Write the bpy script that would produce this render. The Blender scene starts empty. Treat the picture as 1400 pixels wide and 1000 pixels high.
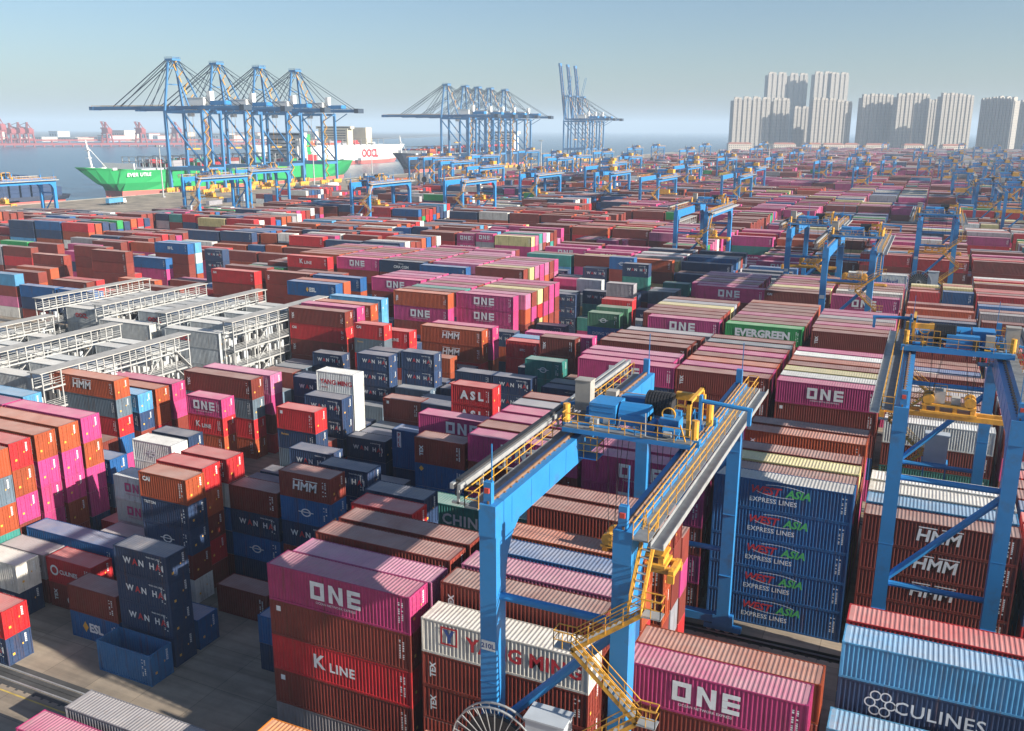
import bpy, math, random
import numpy as np
from mathutils import Matrix, Vector
SKYK=.063; SUNK=5.0; EXPO=1.12; HAZED=1.65e-4
R=math.radians
sc=bpy.context.scene
COL=sc.collection
rnd=random.Random(11)
# ------------------------------------------------------------------ helpers
class MB:
    """collects boxes, bars and tubes and links them as ONE mesh object"""
    def __init__(s): s.v=[]; s.f=[]; s.m=[]; s.cur=0
    def mat(s,i): s.cur=i; return s
    def _add(s,v,f):
        o=len(s.v); s.v+=v; s.f+=[tuple(o+i for i in q) for q in f]; s.m+=[s.cur]*len(f)
    def box(s,x0,y0,z0,x1,y1,z1):
        s._add([(x0,y0,z0),(x1,y0,z0),(x1,y1,z0),(x0,y1,z0),(x0,y0,z1),(x1,y0,z1),(x1,y1,z1),(x0,y1,z1)],
               [(0,3,2,1),(4,5,6,7),(0,1,5,4),(1,2,6,5),(2,3,7,6),(3,0,4,7)]); return s
    def bar(s,a,b,w,h=None,up=(0,0,1)):
        a=Vector(a); b=Vector(b); d=(b-a)
        if d.length<1e-6: return s
        d.normalize(); u=Vector(up)
        if abs(d.dot(u))>.98: u=Vector((0,1,0))
        r=d.cross(u).normalized()*(w/2); t=r.cross(d).normalized()*((h or w)/2)
        vs=[a-r-t,a+r-t,a+r+t,a-r+t,b-r-t,b+r-t,b+r+t,b-r+t]
        s._add([tuple(v) for v in vs],[(0,1,2,3),(7,6,5,4),(0,4,5,1),(1,5,6,2),(2,6,7,3),(3,7,4,0)]); return s
    def tube(s,a,b,r0,r1=None,n=8,caps=True):
        if r1 is None: r1=r0
        a=Vector(a); b=Vector(b); d=(b-a).normalized(); u=Vector((0,0,1)) if abs(d.z)<.95 else Vector((1,0,0))
        p=d.cross(u).normalized(); q=d.cross(p).normalized()
        vs=[]
        for c,r in ((a,r0),(b,r1)):
            for i in range(n):
                t=2*math.pi*i/n; vs.append(tuple(c+p*(r*math.cos(t))+q*(r*math.sin(t))))
        fs=[(i,(i+1)%n,n+(i+1)%n,n+i) for i in range(n)]
        if caps: fs+=[tuple(range(n-1,-1,-1)),tuple(range(n,2*n))]
        s._add(vs,fs); return s
    def prism(s,poly,z0,z1,tr=None):
        n=len(poly); vs=[(x,y,z0) for x,y in poly]+[(x,y,z1) for x,y in poly]
        if tr: vs=[tr(*v) for v in vs]
        s._add(vs,[tuple(range(n-1,-1,-1)),tuple(range(n,2*n))]+[(i,(i+1)%n,n+(i+1)%n,n+i) for i in range(n)]); return s
    def ring(s,c,ax,r,t,n=28):
        """flat-section hoop round axis 'x','y' or 'z'"""
        vs=[];fs=[]
        for i in range(n):
            a=2*math.pi*i/n
            for rr,h in ((r-t,-t),(r,-t),(r,t),(r-t,t)):
                p,q=rr*math.cos(a),rr*math.sin(a)
                vs.append({'y':(c[0]+p,c[1]+h,c[2]+q),'x':(c[0]+h,c[1]+p,c[2]+q),'z':(c[0]+p,c[1]+q,c[2]+h)}[ax])
        for i in range(n):
            j=(i+1)%n
            for k in range(4): fs.append((4*i+k,4*i+(k+1)%4,4*j+(k+1)%4,4*j+k))
        s._add(vs,fs); return s
    def rail(s,pts,h=1.05,r=.045,step=2.0):
        """handrail along a polyline: posts, knee rail and top rail"""
        for a,b in zip(pts[:-1],pts[1:]):
            a=Vector(a); b=Vector(b); L=(b-a).length; n=max(1,round(L/step)); z=Vector((0,0,h))
            s.bar(a+z,b+z,r*1.3); s.bar(a+z*.5,b+z*.5,r)
            for i in range(n+1): p=a.lerp(b,i/n); s.bar(p,p+z,r)
        return s
    def mesh(s,name,mats):
        me=bpy.data.meshes.new(name); me.from_pydata(s.v,[],s.f)
        for m in (mats if isinstance(mats,(list,tuple)) else [mats]): me.materials.append(m)
        if isinstance(mats,(list,tuple)) and len(mats)>1: me.polygons.foreach_set('material_index',s.m)
        me.update(); return me
    def build(s,name,mats,parent=None,loc=None):
        o=bpy.data.objects.new(name,s.mesh(name,mats)); COL.objects.link(o)
        if parent is not None: o.parent=parent
        if loc: o.location=loc
        return o
def tag(o,label=None,cat=None,group=None,kind=None):
    if label: o['label']=label
    if cat: o['category']=cat
    if group: o['group']=group
    if kind: o['kind']=kind
    return o
def empty(name,loc=(0,0,0),rz=0):
    o=bpy.data.objects.new(name,None); COL.objects.link(o); o.location=loc; o.rotation_euler=(0,0,rz); o.empty_display_size=.5
    return o
def copy_tree(o,parent=None):
    c=o.copy(); COL.objects.link(c)
    if parent is not None: c.parent=parent
    for ch in o.children: copy_tree(ch,c)
    return c
# ------------------------------------------------------------------ materials
def newmat(name):
    m=bpy.data.materials.new(name); m.use_nodes=True; nt=m.node_tree
    return m,nt,nt.nodes['Principled BSDF']
def N(nt,t,**k):
    n=nt.nodes.new(t)
    for a,b in k.items():
        if a.startswith('i_'): n.inputs[a[2:].replace('_',' ')].default_value=b
        else: setattr(n,a,b)
    return n
def lk(nt,a,b): nt.links.new(a,b)
def paint(name,col,rough=.5,var=.12,scale=.6,metal=0,dirt=None,dscale=.35):
    m,nt,b=newmat(name)
    tc=N(nt,'ShaderNodeTexCoord'); nz=N(nt,'ShaderNodeTexNoise'); nz.inputs['Scale'].default_value=scale; nz.inputs['Detail'].default_value=6
    lk(nt,tc.outputs['Object'],nz.inputs['Vector'])
    mr=N(nt,'ShaderNodeMapRange'); mr.inputs[1].default_value=.3; mr.inputs[2].default_value=.7; mr.inputs[3].default_value=1-var; mr.inputs[4].default_value=1+var
    lk(nt,nz.outputs['Fac'],mr.inputs[0])
    mx=N(nt,'ShaderNodeMix',data_type='RGBA',blend_type='MULTIPLY'); mx.inputs[0].default_value=1; mx.inputs[6].default_value=(*col,1)
    lk(nt,mr.outputs[0],mx.inputs[7]); last=mx.outputs[2]
    if dirt:
        n2=N(nt,'ShaderNodeTexNoise'); n2.inputs['Scale'].default_value=dscale; n2.inputs['Detail'].default_value=9; n2.inputs['Roughness'].default_value=.7
        lk(nt,tc.outputs['Object'],n2.inputs['Vector'])
        r2=N(nt,'ShaderNodeMapRange'); r2.inputs[1].default_value=.52; r2.inputs[2].default_value=.72; r2.inputs[3].default_value=0; r2.inputs[4].default_value=.75
        lk(nt,n2.outputs['Fac'],r2.inputs[0])
        m2=N(nt,'ShaderNodeMix',data_type='RGBA'); lk(nt,r2.outputs[0],m2.inputs[0]); lk(nt,last,m2.inputs[6]); m2.inputs[7].default_value=(*dirt,1); last=m2.outputs[2]
    lk(nt,last,b.inputs['Base Color']); b.inputs['Roughness'].default_value=rough; b.inputs['Metallic'].default_value=metal
    return m
def container_mat(name,source,roof=False,corr=None):
    """painted corrugated steel; the paint colour is the object's own colour or the face colour"""
    m,nt,b=newmat(name)
    if source=='object':
        oi=N(nt,'ShaderNodeObjectInfo'); col=oi.outputs['Color']; rv=oi.outputs['Random']
    else:
        at=N(nt,'ShaderNodeAttribute'); at.attribute_name='paint'; col=at.outputs['Color']; rv=None
    geo=N(nt,'ShaderNodeNewGeometry')
    # blotchy wear and vertical rust runs in world space (every box gets its own)
    nz=N(nt,'ShaderNodeTexNoise'); nz.inputs['Scale'].default_value=.55; nz.inputs['Detail'].default_value=7; nz.inputs['Roughness'].default_value=.65
    lk(nt,geo.outputs['Position'],nz.inputs['Vector'])
    mr=N(nt,'ShaderNodeMapRange'); mr.inputs[1].default_value=.3; mr.inputs[2].default_value=.72; mr.inputs[3].default_value=.8; mr.inputs[4].default_value=1.15
    lk(nt,nz.outputs['Fac'],mr.inputs[0])
    mx=N(nt,'ShaderNodeMix',data_type='RGBA',blend_type='MULTIPLY'); mx.inputs[0].default_value=1
    lk(nt,col,mx.inputs[6]); lk(nt,mr.outputs[0],mx.inputs[7]); last=mx.outputs[2]
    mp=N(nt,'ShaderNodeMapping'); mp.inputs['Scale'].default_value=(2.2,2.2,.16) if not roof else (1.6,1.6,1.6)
    lk(nt,geo.outputs['Position'],mp.inputs['Vector'])
    n2=N(nt,'ShaderNodeTexNoise'); n2.inputs['Scale'].default_value=1.3; n2.inputs['Detail'].default_value=8; n2.inputs['Roughness'].default_value=.7
    lk(nt,mp.outputs[0],n2.inputs['Vector'])
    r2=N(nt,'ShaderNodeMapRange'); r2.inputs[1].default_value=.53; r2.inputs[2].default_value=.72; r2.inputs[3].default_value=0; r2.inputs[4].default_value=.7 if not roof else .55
    lk(nt,n2.outputs['Fac'],r2.inputs[0])
    m2=N(nt,'ShaderNodeMix',data_type='RGBA'); lk(nt,r2.outputs[0],m2.inputs[0]); lk(nt,last,m2.inputs[6])
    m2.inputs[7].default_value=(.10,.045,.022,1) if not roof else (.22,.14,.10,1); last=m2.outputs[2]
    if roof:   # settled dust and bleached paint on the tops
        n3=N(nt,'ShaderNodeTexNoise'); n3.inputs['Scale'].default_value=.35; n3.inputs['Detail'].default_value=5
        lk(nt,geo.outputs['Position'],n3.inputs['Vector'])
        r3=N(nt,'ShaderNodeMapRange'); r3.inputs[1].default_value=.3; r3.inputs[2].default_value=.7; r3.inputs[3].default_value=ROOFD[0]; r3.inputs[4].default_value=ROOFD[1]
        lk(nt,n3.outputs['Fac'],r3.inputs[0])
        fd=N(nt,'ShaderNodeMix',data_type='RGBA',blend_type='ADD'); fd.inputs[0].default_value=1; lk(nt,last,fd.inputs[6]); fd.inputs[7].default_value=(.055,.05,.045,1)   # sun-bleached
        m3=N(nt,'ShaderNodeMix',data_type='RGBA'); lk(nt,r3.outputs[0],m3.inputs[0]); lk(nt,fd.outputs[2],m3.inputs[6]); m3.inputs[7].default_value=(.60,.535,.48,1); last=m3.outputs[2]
    lk(nt,last,b.inputs['Base Color']); b.inputs['Roughness'].default_value=.6
    b.inputs['Specular IOR Level'].default_value=.35
    if source=='object':   # shallow dents
        dn=N(nt,'ShaderNodeTexNoise'); dn.inputs['Scale'].default_value=.9; dn.inputs['Detail'].default_value=3; lk(nt,geo.outputs['Position'],dn.inputs['Vector'])
        db=N(nt,'ShaderNodeBump'); db.inputs['Distance'].default_value=.05; db.inputs['Strength'].default_value=.6; lk(nt,dn.outputs['Fac'],db.inputs['Height']); lk(nt,db.outputs[0],b.inputs['Normal'])
    if corr:   # pressed ribs on the boxes that are not modelled rib by rib
        sp=N(nt,'ShaderNodeSeparateXYZ'); lk(nt,geo.outputs['Position'],sp.inputs[0])
        sn=N(nt,'ShaderNodeSeparateXYZ'); lk(nt,geo.outputs['True Normal'],sn.inputs[0])
        ab=N(nt,'ShaderNodeMath',operation='ABSOLUTE'); lk(nt,sn.outputs['X'],ab.inputs[0])
        ya=N(nt,'ShaderNodeMath',operation='MULTIPLY'); lk(nt,sp.outputs['Y'],ya.inputs[0]); lk(nt,ab.outputs[0],ya.inputs[1])
        iv=N(nt,'ShaderNodeMath',operation='SUBTRACT'); iv.inputs[0].default_value=1; lk(nt,ab.outputs[0],iv.inputs[1])
        xa=N(nt,'ShaderNodeMath',operation='MULTIPLY'); lk(nt,sp.outputs['X'],xa.inputs[0]); lk(nt,iv.outputs[0],xa.inputs[1])
        su=N(nt,'ShaderNodeMath',operation='ADD'); lk(nt,xa.outputs[0],su.inputs[0]); lk(nt,ya.outputs[0],su.inputs[1])
        ml=N(nt,'ShaderNodeMath',operation='MULTIPLY'); ml.inputs[1].default_value=2*math.pi/.3; lk(nt,su.outputs[0],ml.inputs[0])
        si=N(nt,'ShaderNodeMath',operation='SINE'); lk(nt,ml.outputs[0],si.inputs[0])
        bp=N(nt,'ShaderNodeBump'); bp.inputs['Distance'].default_value=corr; bp.inputs['Strength'].default_value=1
        lk(nt,si.outputs[0],bp.inputs['Height']); lk(nt,bp.outputs[0],b.inputs['Normal'])
    return m
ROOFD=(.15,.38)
M={}
M['body']=container_mat('container_paint','object')
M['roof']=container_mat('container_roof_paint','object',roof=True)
M['fbody']=container_mat('stacked_paint','attr',corr=.02)
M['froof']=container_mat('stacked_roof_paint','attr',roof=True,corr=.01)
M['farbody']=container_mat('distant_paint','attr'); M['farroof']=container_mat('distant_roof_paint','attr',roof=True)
M['blue']=paint('crane_blue',(.025,.20,.47),.42,.10,.5,dirt=(.05,.10,.17),dscale=.5)
M['dblue']=paint('quay_crane_blue',(.045,.17,.36),.5,.1,.1)
M['yellow']=paint('safety_yellow',(.62,.31,.035),.5,.18,1.2,dirt=(.22,.12,.05),dscale=1.0)
M['steel']=paint('galvanised_steel',(.36,.37,.37),.45,.15,1.5,.3)
M['grating']=paint('walkway_grating',(.16,.17,.18),.7,.2,2)
M['dark']=paint('dark_rubber',(.025,.025,.028),.6,.2,2)
M['rust']=paint('rusty_rail',(.20,.11,.06),.7,.25,2)
M['stay']=paint('stay_cable',(.035,.055,.085),.5,.1,.1)
M['rackw']=paint('rack_steel',(.37,.37,.36),.5,.12,.8,dirt=(.34,.31,.28),dscale=.8)
M['cab']=paint('weathered_cabinet',(.33,.31,.28),.6,.15,1.2,dirt=(.2,.15,.11),dscale=1.2)
M['white']=paint('white_steel',(.72,.72,.70),.5,.10,.8,dirt=(.45,.42,.38),dscale=.8)
M['grey']=paint('cabinet_grey',(.42,.45,.48),.5,.1,.8)
M['rackroof']=paint('rack_roof',(.40,.38,.35),.7,.15,.8)
M['red']=paint('red_lead',(.50,.06,.04),.5,.15,.5)
M['hgreen']=paint('green_hull',(.02,.30,.09),.42,.08,.05)
M['boot']=paint('boot_topping_red',(.58,.13,.11),.6,.1,.05)
M['hblack']=paint('dark_hull',(.03,.04,.07),.5,.1,.05)
M['hwhite']=paint('pale_hull',(.70,.69,.64),.5,.06,.05)
M['deck']=paint('ship_deck',(.20,.20,.19),.7,.2,.1)
M['beige']=paint('beige_superstructure',(.52,.46,.34),.6,.08,.1)
M['letw']=paint('white_lettering',(.70,.72,.72),.5,.14,1.5)
M['letr']=paint('red_lettering',(.50,.03,.04),.5,.1,1.5)
M['letm']=paint('magenta_lettering',(.33,.02,.13),.5,.1,1.5)
M['letg']=paint('green_lettering',(.08,.45,.12),.5,.1,1.5)
M['lety']=paint('amber_lettering',(.70,.38,.05),.5,.1,1.5)
M['letb']=paint('navy_lettering',(.03,.07,.25),.5,.1,1.5)
M['crred']=paint('harbour_crane_red',(.26,.05,.05),.6,.1,.05)
M['house']=paint('pale_render',(.55,.47,.38),.8,.1,.05)
M['tile']=paint('clay_roof',(.36,.13,.08),.8,.1,.1)
LET={'w':M['letw'],'r':M['letr'],'m':M['letm'],'g':M['letg'],'y':M['lety'],'b':M['letb']}
# concrete yard: worn, stained
def ground_mat():
    m,nt,b=newmat('yard_concrete'); geo=N(nt,'ShaderNodeNewGeometry')
    n1=N(nt,'ShaderNodeTexNoise'); n1.inputs['Scale'].default_value=.09; n1.inputs['Detail'].default_value=9; n1.inputs['Roughness'].default_value=.65
    lk(nt,geo.outputs['Position'],n1.inputs['Vector'])
    cr=N(nt,'ShaderNodeValToRGB'); e=cr.color_ramp.elements; e[0].position=.34; e[0].color=(.19,.16,.125,1); e[1].position=.66; e[1].color=(.50,.40,.29,1)
    lk(nt,n1.outputs['Fac'],cr.inputs[0])
    mp=N(nt,'ShaderNodeMapping'); mp.inputs['Scale'].default_value=(.06,1.1,1); lk(nt,geo.outputs['Position'],mp.inputs['Vector'])
    n2=N(nt,'ShaderNodeTexNoise'); n2.inputs['Scale'].default_value=1.2; n2.inputs['Detail'].default_value=6; lk(nt,mp.outputs[0],n2.inputs['Vector'])
    r2=N(nt,'ShaderNodeMapRange'); r2.inputs[1].default_value=.45; r2.inputs[2].default_value=.75; r2.inputs[3].default_value=1; r2.inputs[4].default_value=.62; lk(nt,n2.outputs['Fac'],r2.inputs[0])
    mx=N(nt,'ShaderNodeMix',data_type='RGBA',blend_type='MULTIPLY'); mx.inputs[0].default_value=1; lk(nt,cr.outputs[0],mx.inputs[6]); lk(nt,r2.outputs[0],mx.inputs[7])
    # slab joints
    br=N(nt,'ShaderNodeTexBrick'); br.offset=0; br.inputs['Scale'].default_value=1; br.inputs['Mortar Size'].default_value=.03; br.inputs['Brick Width'].default_value=5; br.inputs['Row Height'].default_value=5
    br.inputs['Color1'].default_value=(1,1,1,1); br.inputs['Color2'].default_value=(.76,.76,.78,1); br.inputs['Mortar'].default_value=(.5,.5,.5,1)
    lk(nt,geo.outputs['Position'],br.inputs['Vector'])
    m3=N(nt,'ShaderNodeMix',data_type='RGBA',blend_type='MULTIPLY'); m3.inputs[0].default_value=1; lk(nt,mx.outputs[2],m3.inputs[6]); lk(nt,br.outputs['Color'],m3.inputs[7])
    lk(nt,m3.outputs[2],b.inputs['Base Color']); b.inputs['Roughness'].default_value=.85
    return m
def sea_mat():
    m,nt,b=newmat('sea_water'); geo=N(nt,'ShaderNodeNewGeometry')
    b.inputs['Base Color'].default_value=(.02,.075,.125,1); b.inputs['Roughness'].default_value=.25
    mp=N(nt,'ShaderNodeMapping'); mp.inputs['Scale'].default_value=(.05,.12,.1); lk(nt,geo.outputs['Position'],mp.inputs['Vector'])
    n=N(nt,'ShaderNodeTexNoise'); n.inputs['Scale'].default_value=1; n.inputs['Detail'].default_value=8; lk(nt,mp.outputs[0],n.inputs['Vector'])
    bp=N(nt,'ShaderNodeBump'); bp.inputs['Distance'].default_value=2.2; bp.inputs['Strength'].default_value=.5; lk(nt,n.outputs['Fac'],bp.inputs['Height']); lk(nt,bp.outputs[0],b.inputs['Normal'])
    return m
M['ground']=ground_mat(); M['sea']=sea_mat()
M['linep']=paint('yellow_road_paint',(.50,.36,.08),.8,.3,.8,dirt=(.2,.17,.12),dscale=1.5)
M['asphalt']=paint('asphalt',(.055,.055,.055),.9,.25,.3,dirt=(.12,.11,.10),dscale=.4)
M['quay']=paint('quay_wall_concrete',(.25,.23,.20),.9,.2,.1)
# ------------------------------------------------------------------ camera and light
cam=bpy.data.cameras.new('camera'); co=bpy.data.objects.new('camera',cam); COL.objects.link(co); sc.camera=co
CF,CYAW,CPIT,CROL,CH=1238.7,R(-24.6335),R(14.638),R(.2135),45.27
def camrot():
    cy,sy,cp,sp=math.cos(CYAW),math.sin(CYAW),math.cos(CPIT),math.sin(CPIT)
    f=Vector((sy*cp,cy*cp,-sp)); r=Vector((cy,-sy,0)); u=r.cross(f); c,s=math.cos(CROL),math.sin(CROL)
    return c*r+s*u,-s*r+c*u,f
cr_,cu_,cf_=camrot()
co.matrix_world=Matrix(((cr_.x,cu_.x,-cf_.x,0),(cr_.y,cu_.y,-cf_.y,0),(cr_.z,cu_.z,-cf_.z,CH),(0,0,0,1)))
cam.sensor_width=36; cam.lens=36*CF/1400; cam.clip_start=.5; cam.clip_end=40000
SUN=Vector((2.65,-.24,1.0)).normalized(); EL=math.asin(SUN.z); AZ=math.atan2(SUN.x,SUN.y)
w=bpy.data.worlds.new('World'); sc.world=w; w.use_nodes=True
sky=w.node_tree.nodes.new('ShaderNodeTexSky'); sky.sky_type='NISHITA'; sky.sun_disc=False; sky.sun_elevation=EL; sky.sun_rotation=AZ
sky.air_density=1.0; sky.dust_density=1.3; sky.ozone_density=3.6; sky.altitude=20
bg=w.node_tree.nodes['Background']; bg.inputs[1].default_value=SKYK; w.node_tree.links.new(sky.outputs[0],bg.inputs[0])
sl=bpy.data.lights.new('sun','SUN'); sl.energy=SUNK; sl.angle=R(.5); sl.color=(1,.93,.82)
so=bpy.data.objects.new('sun',sl); COL.objects.link(so); so.rotation_euler=SUN.to_track_quat('Z','Y').to_euler()
sc.view_settings.view_transform='Standard'; sc.view_settings.look='None'; sc.view_settings.gamma=1; sc.view_settings.exposure=EXPO

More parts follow.
